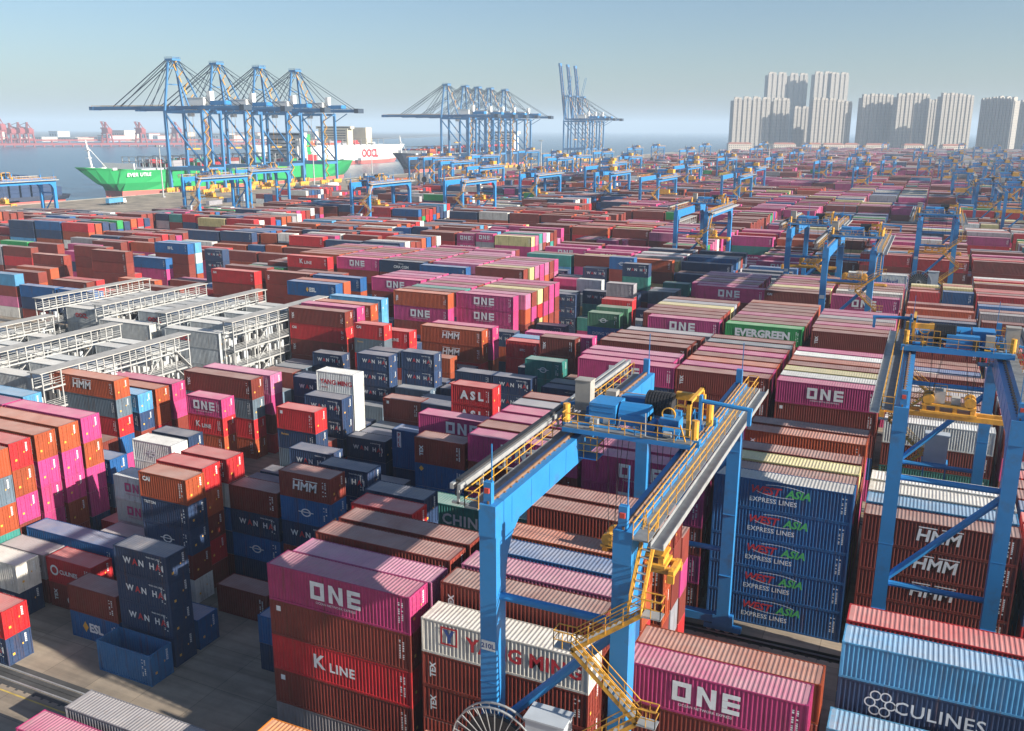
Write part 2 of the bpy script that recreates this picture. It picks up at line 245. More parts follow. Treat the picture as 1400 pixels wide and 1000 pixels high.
DATA="""
-1 7 -57.04 4 0 m
-1 8 -37.69 4 11 n,O
-1 8 -55.52 4 1 g:num
-1 8 -25.42 4 111 n,b,o
0 -1 -74.46 2 00 n:WH,R
0 0 -41.80 4 01111 g,b:dot,r:KL,b:dot,m:ONE
0 0 -28.73 4 00000 b,b,b:TEX,b:TEX,w:YM
0 0 -60.97 2 1 U
0 0 -94.17 2 01 b,O
0 1 -41.79 4 00111 b,m,b,m,p:ONE
0 1 -28.87 4 01111 b,b,b,b,b:TEX
0 1 -15.71 4 1111 b,b,b,m:ONE
0 1 -61.22 2 0000 n,n:WH,n:WH,n:WH
0 1 -67.72 2 00 B:ESL,b
0 1 -80.50 2 01 n:WH,w
0 1 -94.17 2 01 n,w
0 2 -41.89 4 01111 n,b,b,m,b
0 2 -28.77 4 01111 B,b,b,m,p:ONE
0 2 -15.30 4 0111 m,b,b,o
0 2 -2.57 4 011 B,n,L
0 2 10.47 4 0011 b,r,b,r
0 2 -61.35 2 1 B
0 2 -74.19 2 00 b:CU2,r:CU
0 2 -80.59 2 00 b,g
0 2 -48.45 2 00 n,B
0 2 -93.03 4 11111 b,t,o,s,o
0 3 -41.78 4 01111 b,b,m,b,b
0 3 -28.77 4 01111 b,B,b,B,B
0 3 -2.31 4 00000 B,B,B,n:CUL,L:plain
0 3 10.47 4 0011 b,r,b,r
0 3 -80.64 4 11 b,B
0 3 -93.71 4 11111 b,b,m,o,r
0 3 -107.25 4 01111 B,n,b,m,o
0 4 -42.61 2 01111 G,b,b,m,r
0 4 -28.77 4 01111 b,r,r,o,o
0 4 -2.30 4 00000 b,b,r,b,r
0 4 10.47 4 0011 b,r,b,r
0 4 -73.56 2 01 n,g
0 4 -67.42 2 00000 w,b,n:CN,n:TRI,o:CAI
0 4 -58.61 2 1 b:num
0 4 -93.81 4 11111 b,m,m,m,o
0 4 -107.25 4 01111 w,b,b,m,o
0 5 -43.21 2 01111 n,b,w,n,n:WH
0 5 -33.72 4 11 r,n
0 5 -2.61 4 011 m,B,b
0 5 10.47 4 0011 b,r,b,r
0 5 -74.42 2 0000 b,W,W:ONEm,W:ONEm
0 5 -68.14 2 00000 b,r,b:TEXV,o,r:TEXV
0 5 -93.90 4 11111 b,o,m,m,o
0 5 -107.25 4 01111 g,b,b,m,o
0 6 -44.64 2 11 g,s
0 6 -28.77 4 01111 G,b,o,o,b
0 6 -2.61 4 011 g,B,b
0 6 10.47 4 0011 b,r,b,r
0 6 -80.67 2 1 r
0 6 -67.78 2 00000 b,n,B,w,r
0 6 -61.71 2 0000 n,B:CN,n:WH,b
0 6 -55.24 2 00000 n,b,n:WH,B:CN,b:HMM
0 6 -94.13 4 11111 n,m,m,o,m
0 6 -106.66 4 11111 t,w,m,b,m
0 7 -42.16 4 0111 w,b,w,t:CHINA_S
0 7 -28.77 4 01111 b,g,b,b,b
0 7 10.47 4 0011 b,r,b,r
0 7 -107.10 4 11111 b,r,b,n,L
0 7 -87.82 2 111 b,s,B
0 8 -28.77 4 0011 r,b,m,b
0 8 10.47 4 0011 b,r,b,r
0 8 -81.35 2 0000 g,b,w,w:CN
0 8 -55.03 2 1111 g,s,n:WH,n:WH
0 8 -107.25 4 0011 w,n,n,b
1 0 -120.33 4 01 G,r
1 0 -107.25 4 01 n,b
1 0 -86.19 2 011 b,b,n
1 0 -47.90 2 00001 w,n,B,B:PILO,b:TEX
1 0 -41.44 4 11111 b,b,m,b:TEX,m:ONE
1 0 -28.77 4 11111 b,m,b,m:ONE,m:ONE
1 0 -15.69 4 11111 B:WA,B:WA,B:WA,B:WA,B:WA
1 0 -2.60 4 00000 b,b,b:HMM,b:HMM,b:HMM
1 0 10.47 4 0011 s,r,n,b
1 0 -74.55 2 1 b
1 0 -68.01 2 1 n:WH
1 1 -107.49 4 00000 m,B,r,s:MKL,o:HMM
1 1 -67.24 2 001 b,n,n:WH
1 1 -41.85 4 11111 b,b,m,b,b
1 1 -28.77 4 11111 b,b,b,m,m
1 1 -15.69 4 01111 b,b,c,m,b
1 1 -2.61 4 00000 b,n,B,n,L:PIL
1 1 10.47 4 0011 o,B,n,m
1 1 -74.55 2 1 n:WH
1 1 -54.93 2 1 n:WH
1 1 -48.39 2 1 n:WH
1 1 -119.76 4 1111 W,W,W,W
1 1 -135.10 4 1111 W,W,W,W:OOCL
1 1 -150.80 4 1111 W,W,W,W
1 2 -106.78 4 0000 b,b,n,L
1 2 -41.85 4 11111 m,b,b,m,m
1 2 -28.77 4 11111 b,b,m,m,b
1 2 -15.69 4 01111 o,m,m,b,c
1 2 -2.61 4 00000 b,b,b,w,w
1 2 10.47 4 0011 B,g,b,r
1 2 -74.55 2 1 n:WH
1 2 -48.39 2 01 n,b
1 2 -119.40 4 11 W,W:ONEm
1 2 -135.10 4 1111 W,W,W,W
1 2 -150.80 4 1111 W,W,W,W:OOCL
1 3 -106.69 4 0000 g,r,o,o
1 3 -88.91 2 0000 o,o:TEX,r:KL,m:ONE
1 3 -73.80 2 0001 n:WH,s,n:MKL,r:dot
1 3 -41.85 4 11111 b,m,m,b,m
1 3 -28.77 4 11111 b,m,b,b,p
1 3 -15.69 4 01111 b,o,b,c,b
1 3 -2.61 4 00000 b,b,g,w,w
1 3 10.47 4 0011 L,r,r,r
1 3 -67.66 2 1 n:WH
1 3 -61.47 2 1 s
1 3 -48.39 2 1 b
1 3 -119.40 4 1111 W,W,W,W:ONEm
1 3 -135.10 4 111 W,W,W
1 3 -150.80 4 1111 W,W,W,W:OOCL
1 4 -106.61 4 0000 g,b,m,m
1 4 -54.48 4 1111 m,m,b,m:ONE
1 4 -41.85 4 11111 n,b,b,m,g
1 4 -28.77 4 11111 b,m,b,m,m
1 4 -15.69 4 0011 m,b,p,b
1 4 -2.61 4 0000 b,w,b,o
1 4 10.47 4 0011 r,o,m,B
1 4 -74.55 2 01 o,b
1 4 -119.40 4 1111 W,W,W,W
1 4 -135.10 4 1111 W,W,W,W:OOCL
1 4 -150.80 4 1111 W,W,W,W
1 5 -95.02 4 1111 o,r,s,b:TEX
1 5 -73.92 2 0001 r,n,n:WH,n:WH
1 5 -67.42 2 11 n,n:WH
1 5 -60.29 2 000 n,B,B:PIL
1 5 -41.85 4 11111 b,r,b,m,b
1 5 -28.77 4 11111 b,b,m,b,b
1 5 -15.69 4 01111 o,b,m,b,o:TEX
1 5 10.47 4 0011 w,n,n,b
1 5 -48.39 2 1 B
1 5 -119.40 4 11 W,W:OOCL
1 5 -135.10 4 1111 W,W,W,W
1 5 -150.80 4 1111 W,W,W,W
1 6 -94.17 4 1111 r,b,m,p
1 6 -74.05 2 00001 m,o,w,w,w:YMr
1 6 -67.37 2 01 s,n
1 6 -15.69 4 01111 r,b,p,m,b
1 6 -2.61 4 011 g,n,g
1 6 10.47 4 0011 B,p,r,b
1 6 -61.23 2 01 t,n
1 6 -54.93 2 01 m,B
1 6 -119.40 4 11 W,W:CU3
1 6 -135.10 4 11 W,W
1 6 -150.80 4 1111 W,W,W,W:OOCL
1 7 -80.41 2 0011 n,n,n,n:WH
1 7 -67.50 2 01 n,s
1 7 -54.79 2 00000 b,b,r,r:ASL,r:ASL
1 7 -2.61 4 011 g,b,L
1 7 10.47 4 0011 b,b,n,r
1 7 -74.27 2 01 n,n:WH
1 7 -61.36 2 1 b
1 7 -48.39 2 01 b,s
1 7 -119.40 4 1111 W,W,W,W:CU3
1 7 -135.10 4 1111 W,W,W,W:CU3
1 7 -150.80 4 1111 W,W,W,W:OOCL
1 8 -67.35 2 111 b,b:dot,b:NUM
1 8 -61.21 2 111 n,n,n
1 8 10.47 4 0011 o,b,b,n
1 8 -74.55 2 1 B
1 8 -54.93 2 1 s
1 8 -119.40 4 1111 W,W,W,W:ONEm
1 8 -135.10 4 11 W,W:CU3
1 8 -150.80 4 111 W,W,W:ONEm
2 0 -119.40 4 1111 W,W,W,W:OOCL
2 0 -135.10 4 1111 W,W,W,W
2 0 -150.80 4 11 W,W:CU3
2 0 -62.06 2 0000 n,n,n:WH,n
2 0 -55.82 2 0000 b,n,n:WH,n:WH
2 0 -42.65 5 11111 b,b,b,n,m:ONE
2 0 -28.77 4 11111 n,r,m,b:MKL,b:TEX
2 0 -15.69 4 11111 m,B,b,b:dot,m:ONE
2 0 -2.61 4 0011 o,t,b,w
2 0 10.47 4 0011 o,b,m,b
2 0 -100.71 2 1 s
2 0 -87.63 2 01 m,n:WH
2 0 -81.09 2 1 s
2 0 -68.20 2 01 c,n:WH
2 1 -119.40 4 111 W,W,W
2 1 -135.10 4 11 W,W:OOCL
2 1 -150.80 4 11 W,W:ONEm
2 1 -81.58 2 0000 n,n:WH,n:WH,n:WH
2 1 -49.39 2 111 n,n,n:WH
2 1 -43.25 3 11111 b,b,b,p,m
2 1 -28.77 4 11111 r,w,b,b,m
2 1 -15.69 4 11111 G,g,b,b,w
2 1 -2.61 4 011 b,b,b
2 1 10.47 4 0011 b,p,m,s
2 1 -100.71 2 01 n,b
2 1 -94.17 2 01 n,n
2 1 -87.63 2 1 s
2 1 -74.55 2 01 m,s
2 1 -68.01 2 1 n:WH
2 2 -119.40 4 1111 W,W,W,W
2 2 -135.10 4 11 W,W:OOCL
2 2 -150.80 4 1111 W,W,W,W:OOCL
2 2 -75.10 2 0001 n,n:WH,n:WH,n:WH
2 2 -81.37 2 0000 n,n,n,n:WH
2 2 -49.33 2 111 n,c,s
2 2 -43.19 3 11111 m,m,b,m,p
2 2 -28.77 4 11111 g,o,b,m,o
2 2 -15.69 4 11111 w,c,b,m,c
2 2 -2.61 4 0011 w,n,b,w
2 2 10.47 4 0011 L,s,w,w
2 2 -100.71 2 01 b,s
2 2 -87.63 2 01 t,n
2 2 -68.01 2 01 w,n
2 3 -119.40 4 1111 W,W,W,W
2 3 -135.10 4 1111 W,W,W,W:OOCL
2 3 -150.80 4 1111 W,W,W,W:OOCL
2 3 -94.89 2 000 n,n,n:WH
2 3 -54.65 2 0011 r,b,t,t:CN
2 3 -48.03 2 111 n,n,b
2 3 -28.77 4 11111 o,n,m,m,b
2 3 -15.69 4 11111 G,B,m,b,b
2 3 -2.61 4 0011 b,c,b,b
2 3 10.47 4 0011 b,o,r,r
2 3 -101.03 2 01 b,n:WH
2 3 -81.09 2 1 n
2 3 -74.55 2 01 b,n:WH
2 3 -68.01 2 01 o,r
2 4 -119.40 4 11 W,W
2 4 -135.10 4 1111 W,W,W,W:OOCL
2 4 -150.80 4 1111 W,W,W,W:CU3
2 4 -88.12 2 00000 b,b,r,s:MKL,r:CAI
2 4 -57.22 2 111 n,n,n
2 4 -43.60 3 11111 m,m,m,p,b
2 4 -28.77 4 11111 B,w,p,b,m
2 4 -15.69 4 11111 w,c,b,m,o
2 4 -2.61 4 0011 w,w,b,b
2 4 10.47 4 0011 b,c,o,b
2 4 -94.17 2 1 n
2 4 -68.01 2 01 m,b
2 4 -49.74 2 01 w,n:WH
2 5 -119.40 4 1111 W,W,W,W
2 5 -135.10 4 1111 W,W,W,W
2 5 -150.80 4 1111 W,W,W,W
2 5 -104.19 4 00111 b,b,b:TEX,r:CAI,b:TEX
2 5 -85.00 2 1111 w,b,r,r:KL
2 5 -77.10 2 000 b,o,o
2 5 -54.79 2 00001 w,b,b,b,b:TEX
2 5 -43.60 3 11111 m,m,m,b,b
2 5 -28.77 4 11111 b,G,b,b,b
2 5 -15.69 4 11111 w,b,m,b,w
2 5 -2.61 4 0011 m,m,n,g
2 5 10.47 4 0011 o,m,r,w
2 5 -61.47 2 01 m,r
2 6 -119.40 4 111 W,W,W:CU3
2 6 -135.10 4 1111 W,W,W,W
2 6 -150.80 4 1111 W,W,W,W:ONEm
2 6 -103.68 4 01111 m,s,b,b,m
2 6 -85.70 2 111 b,n,n
2 6 -62.14 2 0111 n,b,r:HSD,r:HSD
2 6 -49.16 2 111 b,r,r
2 6 -43.02 3 11111 b,b,m,m,b
2 6 -28.77 4 11111 p,b,b,m,s
2 6 -15.69 4 11111 w,b,b,b,m
2 6 -2.61 4 0011 w,w,w,g
2 6 10.47 4 0011 c,w,m,r
2 6 -74.55 2 01 c,n:WH
2 6 -68.28 2 1 n
2 7 -119.40 4 1111 W,W,W,W
2 7 -135.10 4 1111 W,W,W,W:CU3
2 7 -150.80 4 1111 W,W,W,W:ONEm
2 7 -102.78 4 01111 b,n,b,b,o
2 7 -80.27 4 1111 o,r,o:HMM,o:HMM
2 7 -62.38 2 0111 r,b,s,L
2 7 -48.46 2 111 b,r,b
2 7 -42.32 3 11111 b,b,b,p,g
2 7 -28.77 4 11111 c,n,b,g,b
2 7 -2.61 4 011 c,w,r
2 7 10.47 4 0011 B,b,B,G
2 7 -87.63 2 01 n,n:WH
2 7 -54.93 2 01 n,n:WH
2 8 -119.40 4 1111 W,W,W,W:CU3
2 8 -135.10 4 1111 W,W,W,W:CU3
2 8 -150.80 4 1111 W,W,W,W
2 8 -86.69 2 011 n,n,B
2 8 -79.67 4 1111 b,o,m,m
2 8 -61.31 4 1111 b,b,m,m:ONE
2 8 -2.61 4 0011 b,B,n,b
2 8 10.47 4 0011 b,B,r,m
2 8 -100.71 2 1 r
2 8 -94.17 2 1 n:WH
2 8 -48.39 2 01 s,s
3 0 -107.80 4 00000 b,r,b,L,L
3 0 -42.14 4 11111 o,s,b,b,m:ONE
3 0 -28.97 4 11111 m,m,m,b,G:EG
3 0 -15.38 4 11111 m,n,b,b,b:TEX
3 0 -212.28 4 0001 w,p,b,L
3 0 -198.81 4 011 b,n,B
3 0 -185.73 4 011 n,n,B
3 0 -159.57 4 011 G,b,n
3 0 -146.49 4 011 n,G,o
3 0 -133.41 4 01 c,r
3 0 -68.01 2 01 t,b
3 0 -61.47 2 1 n:WH
3 0 -48.39 2 1 n
3 0 -2.61 4 011 r,r,B
3 0 10.47 4 0011 g,c,b,g
3 0 23.55 4 011 n,n,g
3 1 -94.72 4 11111 n,b,b,m:ONE,o:TEX
3 1 -120.62 4 11111 b,b,b,b,B:ESL
3 1 -43.90 3 11111 b,m,b,b,b
3 1 -28.77 4 11111 m,b,m,b,b
3 1 -15.69 4 11111 B,n,b,b,b
3 1 -221.56 4 111 o,m,m
3 1 -198.81 4 01 L,n
3 1 -172.65 4 01 b,r
3 1 -146.49 4 011 b,s,b
3 1 -107.25 4 011 n,n,n
3 1 -74.55 2 011 n,o,n:WH
3 1 -61.47 2 011 b,n,r
3 1 -54.93 2 1 n
3 1 -2.61 4 011 m,r,w
3 1 10.47 4 0011 b,b,m,r
3 1 23.55 4 011 G,s,r
3 2 -82.31 4 11111 b,b,m,m:ONE,m:ONE
3 2 -94.58 4 11111 m,p,b,m,b
3 2 -120.72 4 11111 m,b,b,b,o
3 2 -55.18 2 00000 B,b,r,B:DKN,e:CN
3 2 -43.90 3 11111 b,b,b,b,b
3 2 -28.77 4 11111 o,n,m,b,b
3 2 -15.69 4 11111 o,B,b,b,m
3 2 -211.68 4 0000 g,b,o,b
3 2 -198.81 4 01 r,b
3 2 -185.73 4 01 n,o
3 2 -172.65 4 01 c,b
3 2 -159.57 4 011 p,B,n
3 2 -133.41 4 01 s,o
3 2 -61.47 2 1 s
3 2 -2.61 4 011 c,n,B
3 2 10.47 4 011 b,r,w
3 2 23.55 4 011 b,m,g
3 3 -81.09 4 11111 m,p,b,o,p
3 3 -94.17 4 11111 w,L,m,b,t
3 3 -54.57 2 00011 w,b,b,e,e
3 3 -146.50 4 11111 b,m,b,b,r:CAI
3 3 -43.90 3 11111 b,b,m,m,b
3 3 -28.77 4 11111 g,m,m,b,m
3 3 -15.69 4 11111 w,c,b,b,b
3 3 -211.02 4 0011 b,b,b,o
3 3 -198.81 4 011 o,m,b
3 3 -120.33 4 01 G,b
3 3 -61.47 2 1 r
3 3 -2.61 4 011 B,w,b
3 3 10.47 4 011 b,o,w
3 3 23.55 4 011 n,r,b
3 4 -81.09 4 11111 b,m,b,m,b
3 4 -94.17 4 11111 w,b,b,m,m
3 4 -120.72 4 11111 b,n,b,o,B
3 4 -54.69 2 11111 b,n,b,r,r:FLR
3 4 -133.71 4 11111 w,m,b,b,b:TEX
3 4 -43.90 3 11111 m,b,b,b,c
3 4 -28.77 4 11111 s,b,m,b,b
3 4 -15.69 4 11111 b,n,b,b,g
3 4 -224.97 4 01 m,b
3 4 -211.89 4 01 b,n
3 4 -198.81 4 011 r,o,r
3 4 -172.65 4 011 n,o,b
3 4 -68.01 2 011 b,B,n:WH
3 4 -61.47 2 01 n,n:WH
3 4 -2.61 4 011 r,b,b
3 4 10.47 4 011 G,b,w
3 4 23.55 4 0011 m,B,G,r
3 5 -81.09 4 11111 G,b,c,r,c
3 5 -94.17 4 11111 w,o,m,b,b
3 5 -107.69 4 11111 g,m,b,b:TEX,m:ONE
3 5 -127.32 4 11111 G,n,b,b,b
3 5 -147.83 4 11111 r,m,b,b,b
3 5 -43.90 3 11111 b,b,m,m,g
3 5 -28.77 4 11111 o,s,m,b,b
3 5 -15.69 4 11111 n,b,b,b,m
3 5 -224.97 4 01 r,b
3 5 -198.81 4 01 B,r
3 5 -185.73 4 01 m,b
3 5 -160.10 4 011 m,B,r
3 5 -54.93 2 011 p,w,n
3 5 -2.61 4 0011 r,b,b,b
3 5 10.47 4 0011 s,w,L,r
3 5 23.55 4 011 L,B,r
3 6 -81.09 4 11111 m,G,o,m,b
3 6 -94.17 4 11111 G,g,m,m,m
3 6 -107.25 4 11111 c,L,b,b,m
3 6 -43.90 3 11111 b,m,b,m,b
3 6 -28.77 4 11111 r,m,m,b,b
3 6 -15.69 4 11111 G,b,b,b,m
3 6 -198.81 4 01 b,b
3 6 -185.73 4 011 b,c,o
3 6 -146.49 4 011 b,b,b
3 6 -120.33 4 01 n,B
3 6 -68.01 2 1 b
3 6 -54.93 2 011 c,b,n
3 6 -2.61 4 011 m,m,n
3 6 10.47 4 011 n,m,r
3 6 23.55 4 0011 n,m,B,w
3 7 -81.09 4 11111 w,c,b,m,m
3 7 -94.17 4 11111 L,G,b,m,p
3 7 -107.25 4 11111 m,m,b,m,p
3 7 -28.77 4 11111 s,m,b,b,o
3 7 -197.98 4 11111 B,w,b,b,b
3 7 -224.97 4 01 o,o
3 7 -172.65 4 01 G,b
3 7 -159.57 4 011 n,o,B
3 7 -2.61 4 0011 g,p,b,n
3 7 10.47 4 0011 t,b,B,b
3 7 23.55 4 011 n,m,b
3 8 -81.09 4 11111 B,m,b,b,m
3 8 -94.17 4 11111 G,b,m,b,m
3 8 -107.25 4 11111 m,m,m,b,m
3 8 -224.32 4 1111 r,r,b,b
3 8 -198.81 4 011 b,o,r
3 8 -185.73 4 01 s,b
3 8 -159.57 4 01 b,n
3 8 -146.49 4 01 b,b
3 8 -133.41 4 01 r,B
3 8 -120.33 4 01 p,B
3 8 -54.93 2 011 n,o,s
3 8 -48.39 2 1 s
3 8 -2.61 4 011 B,r,n
3 8 10.47 4 011 G,B,b
3 8 23.55 4 0011 o,B,n,r
3 9 -211.40 4 01111 n,o,b,b,b
4 0 -172.66 2 11111 w,n,n,n:WH,n:WH
4 0 -145.74 4 11111 m,b,r,b,r:KL
4 0 -107.48 4 11111 n,m,m,b,B
4 0 -74.54 2 0000 n,n:WH,n:WH,n:WH
4 0 -61.57 2 00011 b,n,b,r:FLR,g
4 0 -42.27 5 11111 b,w,m,b,m:ONE
4 0 -28.53 4 11111 s,w,b,b,b:CAI
4 0 -15.95 4 11111 b,o,b,b,m:ONE
4 0 -264.21 4 0011 n,b,g,g
4 0 -251.13 4 0011 m,b,r,b
4 0 -224.97 4 0011 t,m,n,m
4 0 -211.89 4 01 p,b
4 0 -198.81 4 0011 B,m,m,B
4 0 -185.73 4 01 b,b
4 0 -159.57 4 0011 w,b,n,G
4 0 -87.63 2 011 n,g,n
4 0 -68.01 2 01 m,t
4 0 -54.93 2 011 L,n,n:WH
4 0 -48.39 2 01 m,n:WH
4 0 -2.61 4 0011 B,g,m,n
4 0 10.47 4 011 c,r,o
4 0 23.55 4 011 w,b,r
4 1 -132.95 4 11111 n,L,b,b,m:ONE
4 1 -120.49 4 11111 g,b,b,b,n:CMA
4 1 -94.43 4 11111 w,p,m,b,b
4 1 -75.43 2 0000 n,n,n,s
4 1 -43.90 3 11111 b,b,m,b,m
4 1 -28.77 4 11111 o,g,m,b,b
4 1 -15.69 4 1111 m,b,b,b
4 1 -264.21 4 011 b,b,B
4 1 -238.05 4 011 B,b,G
4 1 -224.97 4 0011 b,m,G,G
4 1 -211.89 4 0011 c,b,m,b
4 1 -185.73 4 01 n,m
4 1 -68.01 2 0011 m,o,t,n:WH
4 1 -61.47 2 0011 m,B,m,n:WH
4 1 -2.61 4 0011 r,c,n,b
4 1 10.47 4 0011 b,b,c,b
4 1 23.55 4 011 G,c,b
4 2 -94.17 4 11111 b,b,m,o,c
4 2 -107.25 4 11111 b,n,m,b,p
4 2 -120.33 4 11111 r,g,m,b,b
4 2 -133.41 4 11111 t,w,m,b,o
4 2 -146.49 4 11111 B,r,m,b,o
4 2 -43.90 3 11111 b,b,b,b,b
4 2 -28.77 4 11111 r,w,m,b,c
4 2 -15.69 4 11111 w,o,b,b,w:HL
4 2 -224.97 4 0011 n,r,m,g
4 2 -81.09 2 01 g,n:WH
4 2 -61.47 2 01 g,g
4 2 -2.61 4 011 m,n,g
4 2 10.47 4 011 b,b,r
4 2 23.55 4 011 p,m,r
4 3 -199.42 4 00111 b,b,b,b,B:BHL
4 3 -94.17 4 11111 n,n,m,b,p
4 3 -107.25 4 11111 n,s,m,b,m
4 3 -120.33 4 11111 w,n,m,b,m
4 3 -133.41 4 11111 B,m,m,b,m
4 3 -146.49 4 11111 b,G,m,b,o
4 3 -43.90 3 11111 b,b,b,m,p
4 3 -28.77 4 11111 b,n,m,b,m
4 3 -15.69 4 11111 B,t,b,b,b
4 3 -264.21 4 0011 G,G,r,G
4 3 -251.13 4 0011 r,r,b,b
4 3 -238.05 4 01 t,b
4 3 -159.57 4 0011 n,b,o,b
4 3 -54.93 2 0011 L,b,p,s
4 3 -2.61 4 011 w,m,o
4 3 10.47 4 011 g,m,w
4 3 23.55 4 0011 w,b,b,b
4 4 -199.49 4 00111 b,o,L,w,L
4 4 -94.17 4 11111 w,b,b,m,m
4 4 -107.25 4 11111 m,m,m,b,m
4 4 -120.33 4 11111 n,n,m,b,b
4 4 -133.41 4 11111 r,g,m,b,m
4 4 -146.49 4 11111 b,n,m,b,o
4 4 -61.94 2 000011 p,o,b,n,t,n:WH
4 4 -43.90 3 11111 b,b,b,b,b
4 4 -28.77 4 11111 n,b,m,b,b
4 4 -15.69 4 11111 g,w,b,b,b
4 4 -264.21 4 01 n,b
4 4 -251.13 4 011 g,s,o
4 4 -238.05 4 0011 n,b,g,m
4 4 -172.65 4 01 m,m
4 4 -159.57 4 0011 c,c,n,b
4 4 -81.09 2 01 n,n:WH
4 4 -74.55 2 011 w,c,s
4 4 -54.93 2 0011 m,m,o,g
4 4 -2.61 4 0011 n,p,m,o
4 4 10.47 4 0011 o,m,B,g
4 4 23.55 4 011 b,g,b
4 5 -94.17 4 11111 b,b,m,o,p
4 5 -107.25 4 11111 c,b,m,b,b
4 5 -120.33 4 11111 r,b,m,b,m
4 5 -133.41 4 11111 m,n,m,b,b
4 5 -146.49 4 11111 n,b,m,b,m
4 5 -73.99 2 0111 n,n,n:WH,w
4 5 -60.81 2 0000 s,n,R:CU3,R:CU3
4 5 -43.90 3 11111 m,b,m,b,p
4 5 -28.77 4 11111 o,m,m,b,b
4 5 -15.69 4 11111 w,o,b,b,b
4 5 -264.21 4 011 n,o,w
4 5 -159.57 4 0011 p,o,r,w
4 5 -81.09 2 01 r,n:WH
4 5 -67.85 2 01 m,n
4 5 -54.67 2 011 b,b,b
4 5 -2.61 4 011 b,B,b
4 5 10.47 4 0011 b,n,m,b
4 5 23.55 4 0011 g,m,t,w
4 6 -94.17 4 11111 n,b,b,b,b
4 6 -107.25 4 11111 L,m,m,b,b
4 6 -120.33 4 11111 c,b,m,b,p
4 6 -133.41 4 11111 w,B,m,b,b
4 6 -146.49 4 11111 b,n,m,b,b
4 6 -80.99 2 0001 b,o,p,m
4 6 -43.90 3 11111 b,m,m,b,p
4 6 -28.77 4 11111 n,c,m,b,m
4 6 -15.69 4 11111 L,p,b,b,m
4 6 -264.21 4 011 p,m,g
4 6 -211.89 4 011 b,m,w
4 6 -198.81 4 0011 b,m,m,b
4 6 -172.65 4 011 t,o,g
4 6 -159.57 4 01 m,o
4 6 -54.93 2 011 s,G,n:WH
4 6 -2.61 4 0011 r,w,b,b
4 6 10.47 4 011 w,m,g
4 6 23.55 4 0011 w,B,b,n
4 7 -94.17 4 11111 o,s,m,p,m
4 7 -107.25 4 11111 n,m,m,b,p
4 7 -120.33 4 11111 G,m,m,b,m
4 7 -133.41 4 11111 b,b,m,b,o
4 7 -146.49 4 11111 w,w,m,b,o
4 7 -74.71 2 00001 b,n,n,n,n:WH
4 7 -68.09 2 000011 n,p,b,n,b,B:CN
4 7 -28.77 4 11111 L,L,m,b,b
4 7 -264.21 4 01 m,o
4 7 -238.05 4 0011 r,B,p,b
4 7 -211.89 4 01 p,m
4 7 -185.73 4 0011 n,n,o,b
4 7 -172.65 4 0011 m,m,B,b
4 7 -81.09 2 0011 r,w,n,s
4 7 -61.47 2 01 o,n
4 7 -54.93 2 0011 m,s,r,t
4 7 -2.61 4 011 n,G,w
4 7 10.47 4 0011 w,o,B,B
4 7 23.55 4 0011 L,n,o,g
4 8 -107.25 4 11111 s,G,m,b,p
4 8 -120.33 4 11111 n,b,m,b,b
4 8 -133.41 4 11111 s,m,m,b,m
4 8 -146.49 4 11111 m,b,m,b,m
4 8 -86.03 2 1111 n,n,n,n:WH
4 8 -56.14 2 111 b,n,L:HSD
4 8 -251.13 4 0011 b,m,B,g
4 8 -238.05 4 0011 n,m,r,r
4 8 -224.97 4 0011 b,m,m,o
4 8 -198.81 4 0011 G,b,b,r
4 8 -185.73 4 011 G,w,b
4 8 -172.65 4 01 m,G
4 8 -159.57 4 0011 b,m,o,b
4 8 -74.55 2 011 b,L,b
4 8 -68.01 2 0011 c,m,b,b
4 8 -48.39 2 0011 r,n,G,g
4 8 -2.61 4 011 w,m,o
4 8 10.47 4 0011 c,m,p,b
4 8 23.55 4 011 o,w,b
5 0 -15.69 4 11111 r,b,b,b,w:HL
"""
# ------------------------------------------------------------------ the setting
FRK=lambda k: {0:47.9,1:79.35,2:115.0,3:147.4,4:182.4,5:214.4}.get(k, 47.9+67.2*(k//2)+(31.5 if k%2 else 0))
QX=-497.0
g=MB(); g.v=[(QX,-150,0),(2500,-150,0),(2500,1880,0),(QX,1880,0)]; g.f=[(0,1,2,3)]; g.m=[0]
tag(g.build('ground',M['ground']),kind='structure')
g=MB(); g.v=[(QX,1880,0),(-330,1880,0),(-40,2900,0),(2500,2900,0),(2500,1880,0)]; g.f=[(0,1,2,3,4)]; g.m=[0]
tag(g.build('terrain',M['asphalt']),kind='structure')
g=MB(); g.v=[(-15000,-400,-2.6),(3000,-400,-2.6),(3000,16000,-2.6),(-15000,16000,-2.6)]; g.f=[(0,1,2,3)]; g.m=[0]
tag(g.build('sea',M['sea']),kind='structure')
g=MB(); g.box(QX-.8,-150,-4,QX,1880,.35)
for y in range(-140,1550,24): g.box(QX-1.6,y,-2,QX-.8,y+1.2,.2)
tag(g.build('quay',M['quay']),kind='structure')
